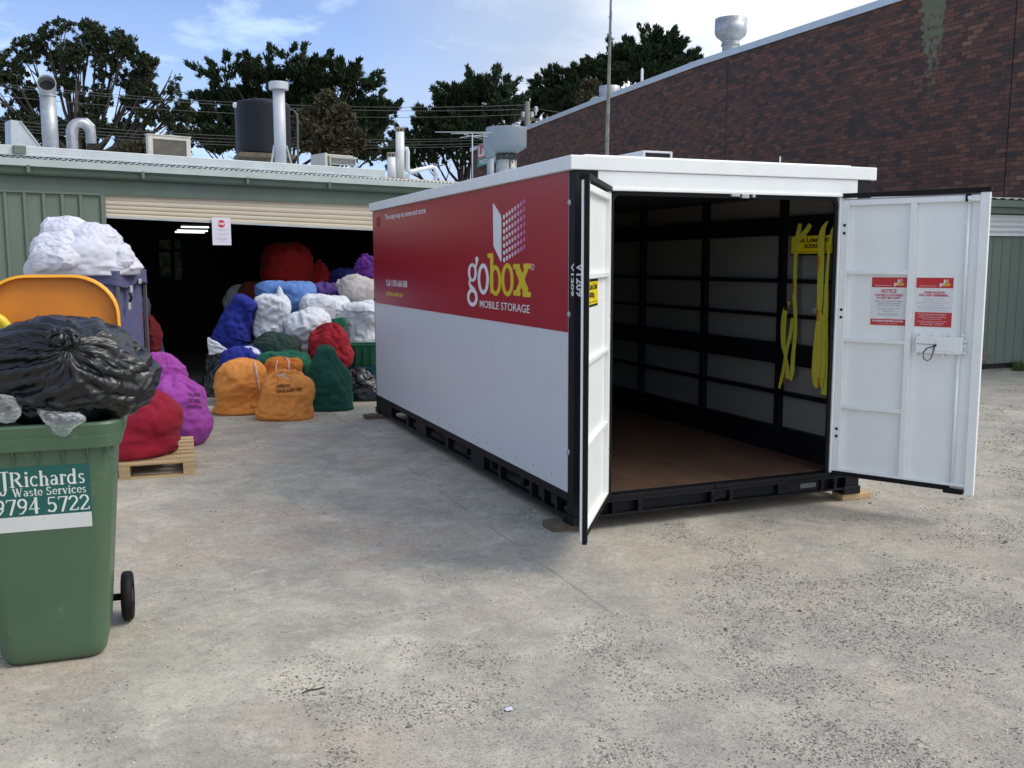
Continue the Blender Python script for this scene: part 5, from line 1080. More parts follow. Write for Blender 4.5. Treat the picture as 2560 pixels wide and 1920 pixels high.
string_on(o, [(690, 941), (700, 937), (712, 942), (724, 950)], .006); string_on(o, [(694, 944), (706, 935), (716, 938)], .005)
INK = mat('bag_ink', (.10, .035, .02), .8)
text_on(o, 'WIRELESS', 692, 970, 34, 8, INK, -4); text_on(o, 'GENSLAGRY REP', 690, 983, 66, 9, INK, -5)

# ------------------------------------------------------------------ left foreground: pallet, bags, cart
pa = thing('timber_pallet', 'pale timber pallet on the concrete, holding the round red bag', 'pallet', (-2.8, 3.5, gz(-2.8, 3.5)), R(-3))
for i in range(7):
    y = -.56+i*.175; MB().box(-.58, .58, y, y+.115, .122, .142).build('deck_board', WOOD, pa, bevel=.002)
for x in (-.56, -.04, .48): MB().box(x, x+.09, -.56, .60, .022, .121).build('bearer', WOOD, pa, bevel=.003)
for y in (-.56, -.02, .50): MB().box(-.58, .58, y, y+.10, 0, .021).build('bottom_board', WOOD, pa, bevel=.002)
o = bag('crimson round bag resting on the pallet beside the green wheelie bin', CRIM, 350, 1050, 218, 172, 3.35, [(0, .05), (0, .7), (.04, .88), (.15, .98), (.4, 1.0), (.65, .88), (.85, .62), (.96, .34), (1, .05)], roll=0, exc=1.03, top=1.06, fl=.112, group='bags standing in the left foreground')
MAGG = 'bags standing in the left foreground'
bag('upper magenta bag, paler and smaller, slumped behind the lettered magenta one', MAG, 408, 955, 118, 150, 4.9, [(0, .05), (0, .6), (.06, .85), (.3, 1), (.6, .95), (.82, .72), (.95, .42), (1, .05)], roll=0, group=MAGG, exc=1.04, top=1.08)
o = bag('large magenta bag with smudged dark lettering, standing right of the pallet', MAG, 445, 1022, 150, 170, 4.55, [(0, .05), (0, .5, .12), (.03, .70, .12), (.15, .84, .10), (.3, .90, .06), (.45, .94, .02), (.62, .98, .0), (.78, .84, -.05), (.90, .55, -.12), (.965, .30, -.16), (1, .22, -.16), (1, .05, -.16)], group=MAGG, exc=1.07, top=1.5)
for i, (s_, w2) in enumerate((('TNGEBR', 32), ('ZEC BOX', 32), ('MOUNTHN', 36))): text_on(o, s_, 470-i*1, 990+i*15, w2, 9, mat('violet_ink', (.10, .02, .10), .8), 4)
# dim bags just inside the doorway, behind the cart
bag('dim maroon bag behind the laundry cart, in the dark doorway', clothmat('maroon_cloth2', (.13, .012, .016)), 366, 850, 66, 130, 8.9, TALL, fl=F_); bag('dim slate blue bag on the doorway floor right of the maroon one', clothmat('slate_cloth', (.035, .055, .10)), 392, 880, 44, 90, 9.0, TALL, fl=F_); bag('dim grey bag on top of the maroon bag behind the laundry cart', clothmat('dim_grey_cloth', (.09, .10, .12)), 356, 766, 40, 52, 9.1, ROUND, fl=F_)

# laundry cart
ps = R(-18); A = Vector(tuple(at(293, 700, 4.45))); cart = thing('laundry_cart', 'blue-violet fabric laundry cart on a grey frame, piled with white linen', 'cart', (A.x, A.y, gz(A.x, A.y)), ps)
CW_, CD_ = .82, .85; zt = float(at(293, 690, 4.45)[2])-cart.location.z+.035
POSTM = mat('post_grey', (.10, .11, .12), .5)
FAB = clothmat('cart_fabric', (.095, .098, .205), rough=.75, bump=.2)
for x, y in ((-CW_, 0), (0, 0), (0, CD_), (-CW_, CD_)): MB().box(x-.016, x+.016, y-.016, y+.016, .10, zt-.02).build('frame_post', POSTM, cart, bevel=.003)
b = MB()
for z in (.12, zt-.03):
    for a, c in (((-CW_, 0), (0, 0)), ((0, 0), (0, CD_)), ((0, CD_), (-CW_, CD_)), ((-CW_, CD_), (-CW_, 0))): b.beam((*a, z), (*c, z), .024, .024)
b.build('frame_rail', POSTM, cart)
for x, y in ((-CW_+.05, .05), (-.05, .05), (-.05, CD_-.05), (-CW_+.05, CD_-.05)): MB().tube([(x-.015, y, .05), (x+.015, y, .05)], .05, 14).build('castor', RUBBER, cart)
def loop_cloth(z0, z1, off, nm, wav, n_=160, m2=26, sd=1):
    pts = []; x0, x1, y0, y1 = -CW_-off, off, -off, CD_+off; pr_ = rrect(x0, x1, y0, y1, .03, 4); pr_ = np.array(pr_+[pr_[0]]); s = np.r_[0, np.cumsum(np.linalg.norm(np.diff(pr_, axis=0), axis=1))]; t = np.linspace(0, s[-1], n_, endpoint=False)
    q = np.column_stack([np.interp(t, s, pr_[:, 0]), np.interp(t, s, pr_[:, 1])]); c = np.array([-CW_/2, CD_/2]); vs = []
    for j in range(m2):
        f = j/(m2-1)
        for i in range(n_):
            d = q[i]-c; d = d/np.linalg.norm(d); a = wav*(.3+f)*(noise.noise(Vector((q[i][0]*7+sd, q[i][1]*7, f*1.2)))+.6*noise.noise(Vector((q[i][0]*16+sd, q[i][1]*16, f*3)))); dz = (-.025*math.sin(t[i]/s[-1]*4*math.pi*2)*f if nm == 'top_band' else 0)
            vs.append((q[i][0]+d[0]*a, q[i][1]+d[1]*a, z1+(z0-z1)*f+dz))
    b = MB(); b.add(vs, [(j*n_+i, (j+1)*n_+i, (j+1)*n_+(i+1) % n_, j*n_+(i+1) % n_) for j in range(m2-1) for i in range(n_)], True); return b.build(nm, FAB, cart, solid=.003)
loop_cloth(.13, zt-.03, -.022, 'fabric_liner', .014); loop_cloth(zt-.135, zt+.015, .024, 'top_band', .010, m2=10)
for (x, y, z, w2, h2) in ((.040, .26, zt-.17, .035, .07), (.040, .55, zt-.10, .045, .05), (.028, .22, zt-.34, .035, .07)): MB().box(x, x+.012, y-w2, y+w2, z-h2/2, z+h2/2).build('clip', mat('clip_grey', (.42, .43, .45), .5, var=.4, vs=20), cart, bevel=.004)
b = MB(); b.tube([(.03, .24, zt-.21), (.05, .25, zt-.25), (.03, .25, zt-.30)], .012, 6); b.build('latch', RUBBER, cart)
# white linen: one crumpled heap made of several thrown sheets
def linen(u, v, w_, h_, y, lab, roll=0, seed=1, exc=1.05, **k):
    return bag(lab, WHITES, u, v, w_, h_, y, [(0, .1), (0, .8), (.08, .97), (.3, 1.0), (.6, .9), (.85, .62), (.96, .35), (1, .08)], roll=roll, exc=exc, cr=.024, fine=.15, top=1.15, bend=.25, pull=.02, freq=(4, 5), depth=.95, M_=38, N_=52, lump=.05, name='white_sheet', cat='sheet', group='white sheets heaped on the laundry cart', fl=float(zt+cart.location.z)-.03, it=220, **k)
linen(205, 640, 228, 120, 4.85, 'broad white sheet forming the bottom right of the heap on the cart')
linen(150, 625, 130, 88, 4.62, 'rounded white sheet bunched at the left end of the heap', 8)
linen(165, 583, 118, 84, 4.85, 'smooth domed white sheet at the peak of the heap on the cart', 6, exc=1.03)
linen(238, 600, 130, 84, 4.75, 'white sheet in loose folds right of the domed one', -20)
linen(112, 640, 72, 66, 4.5, 'small white sheet end overhanging the left side of the cart', 20)
linen(296, 646, 74, 58, 4.6, 'smooth white sheet rounding the right corner of the heap', -30, exc=1.07)

# ------------------------------------------------------------------ wheelie bin
bn = thing('wheelie_bin', 'large scuffed green wheelie bin with a waste company sticker and open orange lid', 'wheelie bin', (-3.12, -.78, gz(-3.12, -.78)), R(-3))
BING = mat('bin_green', (.066, .122, .070), .42, var=.06, vs=2, bump=.06, bs=30, dirt=(.22, .30, .21), ds=6, dlo=.60, dhi=.86)
def bin_sec(z): f = z/1.10; hw = .222+f*.090; return hw, -.235-f*.075, .24+f*.05
secs = []; n_ = 0
for z in [.012, .03, .055, .10, .2, .35, .5, .65, .8, .9, .97, 1.03]:
    hw, y0, y1 = bin_sec(z); sh_ = .016 if z < .02 else (.006 if z < .04 else 0)
    secs.append([(a, c, z) for a, c in rrect(-hw+sh_, hw-sh_, y0+sh_, y1-sh_, .075, 7)])
n_ = len(secs[0]); b = MB(); b.add([p for s_ in secs for p in s_], [(i*n_+j, i*n_+(j+1) % n_, (i+1)*n_+(j+1) % n_, (i+1)*n_+j) for i in range(len(secs)-1) for j in range(n_)], True); b.f.append(tuple(reversed(range(n_)))); b.sm.append(False)
body = b.build('body', BING, bn)
def rimband(offs, nm, m_=None):
    b = MB(); ss = []
    for z, o_ in offs: hw, y0, y1 = bin_sec(z); ss.append([(a, c, z) for a, c in rrect(-hw-o_, hw+o_, y0-o_, y1+o_, .075+o_, 7)])
    b.add([p for s_ in ss for p in s_], [(i*n_+j, i*n_+(j+1) % n_, (i+1)*n_+(j+1) % n_, (i+1)*n_+j) for i in range(len(ss)-1) for j in range(n_)], True)
    q = b.build(nm, m_ or BING, bn, smooth=False); return q
rimband([(1.025, -.004), (1.022, .030), (1.075, .034), (1.078, .026), (1.125, .030), (1.135, .022), (1.135, -.012), (1.02, -.02)], 'rim')
for x in (-.20, -.10, .0, .10, .20, .285): MB().prism([(0, 1.021), (0, .95), (-.028, 1.021)], (x-.003, bin_sec(1.0)[1]+.0, 0), (0, 1, 0), (0, 0, 1), .006).build('rim_web', BING, bn)
for sx in (-1, 1):
    wh = MB(); x = sx*.280
    wh.tube([(x-sx*.16, .25, .125), (x, .25, .125)], .018, 10); wh.build('axle', RUBBER, bn)
    wh = MB(); X0 = sx*.298; pr_ = [(.0, -.018), (.07, -.02), (.075, -.026), (.112, -.028), (.124, -.02), (.126, 0), (.124, .02), (.112, .028), (.075, .026), (.07, .014), (0, .012)]
    vs = [(X0+sx*h, .25+r_*math.cos(2*math.pi*j/36), .128+r_*math.sin(2*math.pi*j/36)) for r_, h in pr_ for j in range(36)]
    wh.add(vs, [(i*36+j, i*36+(j+1) % 36, (i+1)*36+(j+1) % 36, (i+1)*36+j) for i in range(len(pr_)-1) for j in range(36)], True); wl_ = wh.build('wheel', RUBBER, bn)
    MB().tube([(X0+sx*.0125, .25, .128), (X0+sx*.024, .25, .128)], .035, 14).build('hub', mat('hub_grey', (.05, .05, .052), .5), wl_)
# sticker follows the tapering front
def fr_pt(x, z, k=.0015):
    hw, y0, _ = bin_sec(z); o_ = max(0, abs(x)-(hw-.075)); return (x, y0-k+(.075-math.sqrt(max(1e-6, .075**2-min(o_, .0749)**2))), z)
STG = mat('sticker_green', (.008, .10, .085), .35, var=.05); z0, z1 = .635-.0, .945
def stk(x0, x1, za, zb, m_, nm, k): 
    b = MB(); nx_ = 30; b.add([fr_pt(x0+(x1-x0)*i/nx_, z, k) for i in range(nx_+1) for z in (za, zb)], [(2*i, 2*i+2, 2*i+3, 2*i+1) for i in range(nx_)]); return b.build(nm, m_, body)
body_x = 0
SX0, SX1 = -.225, .203
stk(SX0, SX1-.002, .722, .948, STG, 'sticker', .0012); stk(SX0, SX1-.004, .652, .7215, mat('sticker_white', (.62, .64, .62), .4, var=.06, dirt=(.35, .33, .27), ds=12, dlo=.62, dhi=.85), 'sticker', .0012)
# serif letters drawn stroke by stroke
SER = {}
def arc(cx, cy, rx, ry, a0, a1, n=12): return [(cx+rx*math.cos(R(a0+(a1-a0)*i/n)), cy+ry*math.sin(R(a0+(a1-a0)*i/n))) for i in range(n+1)]
T_, h_ = .17, .07
def glyph(ch):                             # (advance, [(points, width)]) with x-height .68, cap height 1
    x = .68; S_ = lambda cx, y, w=.30: ([(cx-w/2, y), (cx+w/2, y)], h_)
    if ch == 'J': return .60, [([(.36, .97), (.36, .12)], T_), (arc(.20, .10, .16, .20, 0, -150), .10), ([(.06, .02), (.07, .05)], .15), S_(.36, .97, .42)]
    if ch == 'R': return .92, [([(.18, .0), (.18, 1)], T_), S_(.18, .03, .34), ([(.02, .97), (.40, .97)], h_), (arc(.40, .74, .26, .22, 90, -90), .15), ([(.18, .50), (.42, .50)], h_), ([(.42, .50), (.74, .03)], T_), ([(.66, .03), (.90, .03)], h_)]
    if ch == 'i': return .38, [([(.19, 0), (.19, x)], T_), S_(.19, .03), ([(.06, x-.03), (.2, x-.03)], h_), ([(.19, .86), (.19, .96)], .17)]
    if ch == 'c': return .58, [(arc(.32, .34, .23, .32, 50, 310), .13), ([(.46, .54), (.46, .58)], .14)]
    if ch == 'h': return .72, [([(.18, 0), (.18, 1)], T_), S_(.18, .03), ([(.05, .97), (.2, .97)], h_), (arc(.37, .42, .17, .22, 160, 0), .10), ([(.54, .45), (.54, 0)], T_), S_(.54, .03)]
    if ch == 'a': return .62, [(arc(.28, .47, .17, .18, 150, 0), .10), ([(.45, .47), (.45, .06)], T_), ([(.45, .04), (.58, .04)], h_), (arc(.28, .20, .17, .16, 60, 330), .12)]
    if ch == 'r': return .52, [([(.18, 0), (.18, x)], T_), S_(.18, .03), ([(.05, x-.03), (.2, x-.03)], h_), (arc(.36, .46, .16, .19, 165, 60), .10), ([(.43, .56), (.43, .60)], .14)]
    if ch == 'd': return .72, [(arc(.30, .33, .22, .31, 30, 330), .13), ([(.50, 0), (.50, 1)], T_), ([(.38, .97), (.52, .97)], h_), ([(.50, .03), (.66, .03)], h_)]
    if ch == 's': return .50, [(arc(.25, .50, .14, .14, 30, 250), .11), (arc(.25, .17, .15, .15, 100, -140), .11)]
    if ch == 'W': return 1.15, [([(.12, 1), (.36, .02)], T_), ([(.36, .02), (.58, 1)], h_), ([(.50, 1), (.76, .02)], T_), ([(.76, .02), (1.0, 1)], h_), S_(.14, .97), S_(.54, .97), S_(1.0, .97, .24)]
    if ch == 't': return .42, [([(.20, .88), (.20, .10)], T_), ([(.04, x-.03), (.38, x-.03)], h_), (arc(.30, .12, .10, .11, 180, 320), .08)]
    if ch == 'e': return .60, [(arc(.31, .34, .22, .31, 0, 320), .12), ([(.12, .36), (.52, .36)], h_)]
    if ch == 'S': return .68, [(arc(.33, .74, .20, .21, 30, 260), .13), (arc(.33, .26, .22, .22, 95, -150), .13), ([(.52, .80), (.52, .96)], h_), ([(.11, .04), (.11, .22)], h_)]
    if ch == 'v': return .60, [([(.10, x), (.32, .02)], T_), ([(.32, .02), (.52, x)], h_), S_(.12, x-.03, .24), S_(.52, x-.03, .2)]
    if ch == '0': return .66, [(arc(.33, .5, .22, .44, 0, 360, 24), .13)]
    if ch == '9': return .66, [(arc(.33, .68, .22, .26, 0, 360, 20), .13), ([(.55, .66), (.50, .30), (.30, .04), (.14, .03)], .10)]
    if ch == '7': return .62, [([(.08, .94), (.58, .94)], .11), ([(.56, .94), (.26, 0)], .14), ([(.08, .92), (.08, .80)], h_)]
    if ch == '4': return .68, [([(.44, 0), (.44, 1)], T_), ([(.44, .96), (.06, .30)], h_), ([(.04, .29), (.62, .29)], .09)]
    if ch == '5': return .64, [([(.16, .94), (.52, .94)], .11), ([(.16, .94), (.13, .55)], h_), (arc(.30, .32, .24, .28, 130, -140), .13)]
    if ch == '2': return .64, [(arc(.30, .70, .22, .25, 170, -20), .12), ([(.50, .60), (.10, .06)], .12), ([(.08, .05), (.56, .05)], .11), ([(.56, .05), (.57, .20)], h_)]
    return .32, []
def serif(b, s_, x0, w_, zb, zh, k):
    tot = sum(glyph(c)[0] for c in s_); sx = w_/tot; x = x0; L_ = 0
    for c in s_:
        adv, st_ = glyph(c)
        for pts, t in st_:
            L_ += 1
            for i in range(len(pts)-1):
                (a0, c0), (a1, c1) = pts[i], pts[i+1]; dx, dz = (a1-a0)*sx, (c1-c0)*zh; l_ = math.hypot(dx, dz); t2 = t*zh*.62/2 if abs(dx) > abs(dz)*2 else t*sx/2
                nx_, nz_ = -dz/l_*t2, dx/l_*t2; e = t2*.35; ex, ez = dx/l_*e, dz/l_*e; kk = k+.00006*(L_ % 7)+.000025*(i % 2)
                q = [(x+a0*sx-ex+nx_, zb+c0*zh-ez+nz_), (x+a1*sx+ex+nx_, zb+c1*zh+ez+nz_), (x+a1*sx+ex-nx_, zb+c1*zh+ez-nz_), (x+a0*sx-ex-nx_, zb+c0*zh-ez-nz_)]
                b.add([fr_pt(p, z, kk) for p, z in q], [(3, 2, 1, 0)])
        x += adv*sx
SW = mat('sticker_letters', (.66, .70, .66), .4, var=.05)
b = MB(); serif(b, 'JJ', -.212, .088, .835, .098, .0026); serif(b, 'Richards', -.124, .306, .858, .068, .0020); serif(b, 'Waste Services', -.116, .300, .814, .037, .0020); serif(b, '9794', -.194, .186, .733, .072, .0026); serif(b, '5722', .016, .180, .733, .072, .0020)
b.build('sticker_lettering', SW, body)
# lid standing open behind the bag, inner side to the front
LID = mat('lid_orange', (.60, .19, .006), .5, var=.14, vs=4, dirt=(.13, .06, .03), ds=7, dlo=.60, dhi=.80); LIDR = mat('lid_rim', (.80, .36, .015), .4, var=.05)
ld = None
def lidsec(x0, x1, z0, z1, r_): 
    return [(x0, z0)]+[(x1, z0)]+[(x1-r_*1.4+r_*1.4*math.cos(R(t)), z1-r_*1.2+r_*1.2*math.sin(R(t))) for t in range(0, 91, 10)]+[(x0+r_*1.4-r_*1.4*math.sin(R(t)), z1-r_*1.2+r_*1.2*math.cos(R(t))) for t in range(0, 91, 10)]
ZL = 1.775-bn.location.z; ly = .36
def tap(p): f = (p[1]-1.05)/(ZL-1.05); return (p[0]*(1-.10*max(0, f-.3)), p[1])
o1 = [tap(p) for p in lidsec(-.335, .335, 1.05, ZL, .16)]; o2 = [(p[0]*.965, 1.05+(p[1]-1.05)*.982) for p in o1]
def lid_y(z, d=0): return ly+(z-1.05)*.12+d
b = MB(); n_ = len(o1); vs = [(x, lid_y(z, -.045), z) for x, z in o1]+[(x, lid_y(z, -.045), z) for x, z in o2]+[(x*.97, lid_y(z, .0), z) for x, z in o2]+[(x, lid_y(z, .012), z) for x, z in o1]
b.add(vs, [(i, (i+1) % n_, n_+(i+1) % n_, n_+i) for i in range(n_)]+[(3*n_+i, 3*n_+(i+1) % n_, (i+1) % n_, i) for i in range(n_)]); ld = b.build('lid', LIDR, bn, smooth=True)
b = MB(); b.add([(x, lid_y(z, -.045), z) for x, z in o2]+[(x*.97, lid_y(z, .0), z) for x, z in o2], [(n_+i, i, (i+1) % n_, n_+(i+1) % n_) for i in range(n_)]+[tuple(range(n_, 2*n_))]); b.build('lid_underside', LID, ld)
for sx in (-1, 1): MB().tube([(sx*.20-.05, .335, 1.06), (sx*.20+.05, .335, 1.06)], .022, 12).build('lid_hinge', BING, bn)
b = MB(); pts = [tuple(at(u, v, -.52)) for u, v in ((-60, 800), (-25, 792), (0, 800), (16, 818), (27, 845), (33, 880), (34, 960))]; o = thing('bent_pipe', 'curved yellow plastic pipe poking up between the orange lid and the black bag', 'pipe', (pts[-1][0], pts[-1][1], 1.1))
b.M = inv(o); b.tube([tuple(p) for p in smoothp(pts, 4)], .026, 14); b.build('pipe', mat('yellow_plastic', (.66, .50, .02), .4, var=.05), o)

# black refuse bag on the bin
def blob(center, abc, pole, name, mtl, label, cat, exc, top, M_=50, N_=84, it=260, pull=.02, bend=.18, seed=5, fl=None, warp=None, freq=(12, 30), amp=.010, sub=2, ex=.9, cr=.012, pleats=34, fine=1.0):
    pole = Vector(pole).normalized(); q = Vector((0, 0, 1)).rotation_difference(pole).to_matrix(); ph = np.linspace(.02, math.pi-.02, M_)[::-1]; th = np.linspace(0, 2*math.pi, N_, endpoint=False)
    P = np.stack([np.sin(ph)[:, None]*np.cos(th)[None], np.sin(ph)[:, None]*np.sin(th)[None], np.repeat(np.cos(ph)[:, None], N_, 1)], 2) @ np.array(q).T
    P = np.sign(P)*abs(P)**ex; P = P/np.linalg.norm(P, axis=2, keepdims=True)**.4
    L3 = P*np.array(abc)
    if warp: L3 = warp(L3)
    W_ = np.array(center)+L3[:, :, 0:1]*HX+L3[:, :, 1:2]*HY+L3[:, :, 2:3]*HZ
    f = 1-ph/math.pi; f = np.linspace(0, 1, M_); ec = exc+(top-exc)*np.clip((f-.45)/.5, 0, 1)**1.5
    W_ = relax(W_, ec, np.full(M_, exc), it=it, pull=pull, seed=seed, fl=fl, bend=bend, freq=freq, amp=amp); W_ = crease(upsample(W_, 3), cr, seed+3, top=.60, pleats=pleats, fine=fine, low=.30); o = grid_mesh(name, W_, mtl, 0); tag(o, label, cat); return o
BAGP = mat('bin_liner', (.007, .007, .009), .30, var=.2, spec=.5, bump=.5, bs=9)
p = at(150, 928, -.80); zr = 1.135+bn.location.z
def wp(L3):
    x, y, z = L3[:, :, 0], L3[:, :, 1], L3[:, :, 2]; z = np.where(z > 0, z*(1-.28*np.clip(x/.47, -1, 1)**2), z); z = z-.05*np.clip((x-.25)/.2, 0, 1)
    return np.stack([x, y, z], 2)
kb = blob(p+np.array([0, .0, .0]), (.43, .33, .245), (.42, -.95, .68), 'refuse_bag', BAGP, 'large shiny black plastic bag with a gathered knot, overflowing the green wheelie bin', 'refuse bag', 1.035, 1.25, warp=wp, it=320, bend=.2, pull=.012, freq=(9, 10), amp=.014, cr=.0125, pleats=46, fine=2.2)
t_ = blob(p+HX*.135-HY*.235+HZ*.165, (.062, .045, .045), (.1, -.3, .9), 'gathered_knot', BAGP, '', '', 1.5, 2.2, M_=40, N_=60, seed=9, it=120)
for k_ in ('label', 'category'): del t_[k_]
t_.location = t_.location-kb.location; t_.parent = kb
FILM = bpy.data.materials.new('clear_film'); FILM.use_nodes = True; fb = FILM.node_tree.nodes['Principled BSDF']; fb.inputs['Base Color'].default_value = (.75, .78, .80, 1); fb.inputs['Roughness'].default_value = .10; fb.inputs['Alpha'].default_value = .22; fb.inputs['Specular IOR Level'].default_value = .9
o = bag('crumpled clear plastic film hanging over the front rim of the green bin', FILM, 148, 1062, 112, 56, -1.12, [(0, .05), (.1, .35), (.3, .5), (.6, .8), (.85, 1), (1, .95), (1, .1)], roll=-12, depth=.25, exc=1.4, top=1.5, bend=.06, name='plastic_film', cat='plastic film', fl=.3, M_=30, N_=42)
o = bag('bunched clear plastic film at the left of the bin rim, against the black bag', FILM, 4, 1020, 80, 66, -1.08, ROUND, depth=.6, exc=1.5, top=1.6, bend=.06, name='plastic_film', cat='plastic film', fl=.3, M_=30, N_=42)

# ------------------------------------------------------------------ trees beyond the shed
def leafmat(name, c0, c1):
    M = bpy.data.materials.new(name); M.use_nodes = True; n = M.node_tree.nodes; l = M.node_tree.links; b = n['Principled BSDF']
    ge = n.new('ShaderNodeNewGeometry'); rp = n.new('ShaderNodeValToRGB'); l.new(ge.outputs['Random Per Island'], rp.inputs[0]); rp.color_ramp.elements[0].color = (*c0, 1); rp.color_ramp.elements[1].color = (*c1, 1)
    l.new(rp.outputs[0], b.inputs[0]); b.inputs['Roughness'].default_value = .75; b.inputs['Specular IOR Level'].default_value = .2; return M
BARK = mat('dark_bark', (.045, .036, .030), .9, var=.3, vs=3)
def crown_mesh(name, mtl, root, pts, dirs, kind, L_, W_, nb, lean=.3, spread=.7):
    """pts/dirs: tuft origins and outward directions; each tuft is a spray of small pointed blades"""
    n = len(pts); pts = np.repeat(pts, nb, 0); dirs = np.repeat(dirs, nb, 0); m_ = len(pts)
    d = dirs+rng.normal(0, spread, (m_, 3)); d[:, 2] += lean; d /= np.linalg.norm(d, axis=1, keepdims=True)
    s = np.cross(d, rng.normal(0, 1, (m_, 3))); s /= np.linalg.norm(s, axis=1, keepdims=True)
    l_ = L_*rng.uniform(.55, 1.25, (m_, 1)); w_ = W_*rng.uniform(.6, 1.3, (m_, 1)); base = pts+rng.normal(0, L_*(.18 if kind == 'spray' else .42), (m_, 3))
    if kind == 'spray': V = np.stack([base-s*w_*.3, base+s*w_*.3, base+d*l_*.55+s*w_*.5, base+d*l_, base+d*l_*.5-s*w_*.5], 1); F = [(0, 1, 2, 3, 4)]; k = 5
    else: V = np.stack([base-s*w_*.5, base+d*l_*.3+s*w_*.5, base+d*l_, base+d*l_*.6-s*w_*.6], 1); F = [(0, 1, 2, 3)]; k = 4
    V = V.reshape(-1, 3)-np.array(root.location); me = bpy.data.meshes.new(name); me.vertices.add(len(V)); me.vertices.foreach_set('co', V.ravel()); me.loops.add(m_*k); me.loops.foreach_set('vertex_index', np.arange(m_*k)); me.polygons.add(m_)
    me.polygons.foreach_set('loop_start', np.arange(m_)*k); me.polygons.foreach_set('loop_total', np.full(m_, k)); me.update(calc_edges=True); me.materials.append(mtl)
    o = bpy.data.objects.new(name, me); COL.objects.link(o); o.parent = root; return o
def lobes_to_world(lobes, t, dz=1.0):
    out_ = []
    for u, v, ru, rv in lobes:
        k = t/FOC; out_.append((atd(u, v, t)+HY*random.uniform(-.25, .25)*ru*k*3, ru*k, rv*k))
    return out_
def tree(label, lobes, t, mtl, kind, nt_, L_, W_, nb, group='trees beyond the shed roof', gap=0, trunk_u=None, shell=.55, lean=.3, spread=.6, name='cypress_tree', limbs=True, fill=1.0):
    W = lobes_to_world(lobes, t); tu = trunk_u if trunk_u is not None else sum(l[0] for l in lobes)/len(lobes); b0 = atd(tu, 640, t); gz_ = gz(min(60, b0[0]), min(60, b0[1])); root = thing(name, label, 'tree', (b0[0], b0[1], gz_), group=group)
    vol = np.array([max(.02, a*c) for _, a, c in W]); cnt = (vol/vol.sum()*nt_).astype(int); P = []; D = []
    for (c, ru, rv), n_ in zip(W, cnt):
        if kind == 'spray':
            npl = max(5, n_//22); PL = 1.15 if ru > .7 else .7
            for j in range(npl):
                x = rng.normal(0, 1, 3); x[2] = abs(x[2])*.9-.25; x /= np.linalg.norm(x); r_ = rng.uniform(.35, .9); o_ = c+x[0]*HX*ru*r_+x[1]*HY*ru*r_+x[2]*HZ*rv*r_
                dd = (x[0]*HX+x[1]*HY)*1.1+HZ*(.42+.5*max(0, x[2]))+rng.normal(0, .20, 3); dd /= np.linalg.norm(dd); t_ = rng.uniform(0, 1, 22)[:, None]**1.1
                P.append(o_+dd*t_*PL*rng.uniform(.7, 1.3)+rng.normal(0, 1, (22, 3))*(.19*(1.12-t_))); D.append(np.repeat(dd[None], 22, 0))
            continue
        x = rng.normal(0, 1, (n_, 3)); x /= np.linalg.norm(x, axis=1, keepdims=True); r_ = shell+(1-shell)*rng.uniform(0, 1, (n_, 1))**.6
        q = x*r_*np.array([1, 1, 1]); p = c+q[:, 0:1]*HX*ru+q[:, 1:2]*HY*max(ru, rv)*.9+q[:, 2:3]*HZ*rv
        dd = x[:, 0:1]*HX+x[:, 1:2]*HY+x[:, 2:3]*HZ; P.append(p); D.append(dd)
    P = np.vstack(P); D = np.vstack(D)
    if gap: keep = np.array([noise.noise(Vector((p*gap[0]).tolist())) > gap[1] for p in P]); P, D = P[keep], D[keep]
    crown_mesh('crown', mtl, root, P, D, kind, L_, W_, nb, lean, spread)
    b = MB(); b.M = inv(root); top = max(float(c[2]) for c, _, _ in W); st = np.array([b0[0], b0[1], gz_]); hgt = top-gz_
    tr_ = [tuple(st), tuple(st+np.array([.1, 0, hgt*.35])), tuple(st+np.array([-.1, .1, hgt*.6])), tuple(st+np.array([.0, 0, hgt*.80]))]; b.tube(tr_, [hgt*.030, hgt*.022, hgt*.012, hgt*.003], 8)
    if limbs:
        for c, ru, rv in W:
            f = random.uniform(.25, .55); a = st+np.array([0, 0, hgt*f]); a[2] = min(a[2], float(c[2])-.3); mid = (a+c)/2+np.array([0, 0, -.3]); b.tube([tuple(a), tuple(a*.55+mid*.45+np.array([0, 0, .25])), tuple(mid), tuple(c*.6+mid*.4+np.array([0, 0, .1])), tuple(c)], [hgt*.010, hgt*.008, hgt*.006, hgt*.004, .02], 6)
            for q in range(4):
                e = c+HX*random.uniform(-1, 1)*ru*.6+HZ*random.uniform(-.6, .6)*rv+HY*random.uniform(-1, 1)*ru*.4; s_ = mid+(c-mid)*random.random(); b.tube([tuple(s_), tuple((s_+e)/2+np.array([0, 0, -.08])), tuple(e)], [hgt*.003, hgt*.0022, .010], 5)
    b.build('trunk', BARK, root); return root
CYP = leafmat('cypress_green', (.010, .020, .010), (.042, .066, .028)); PINE = leafmat('pine_green', (.014, .023, .012), (.065, .086, .042)); OLIVE = leafmat('olive_brown', (.040, .038, .022), (.105, .095, .060))
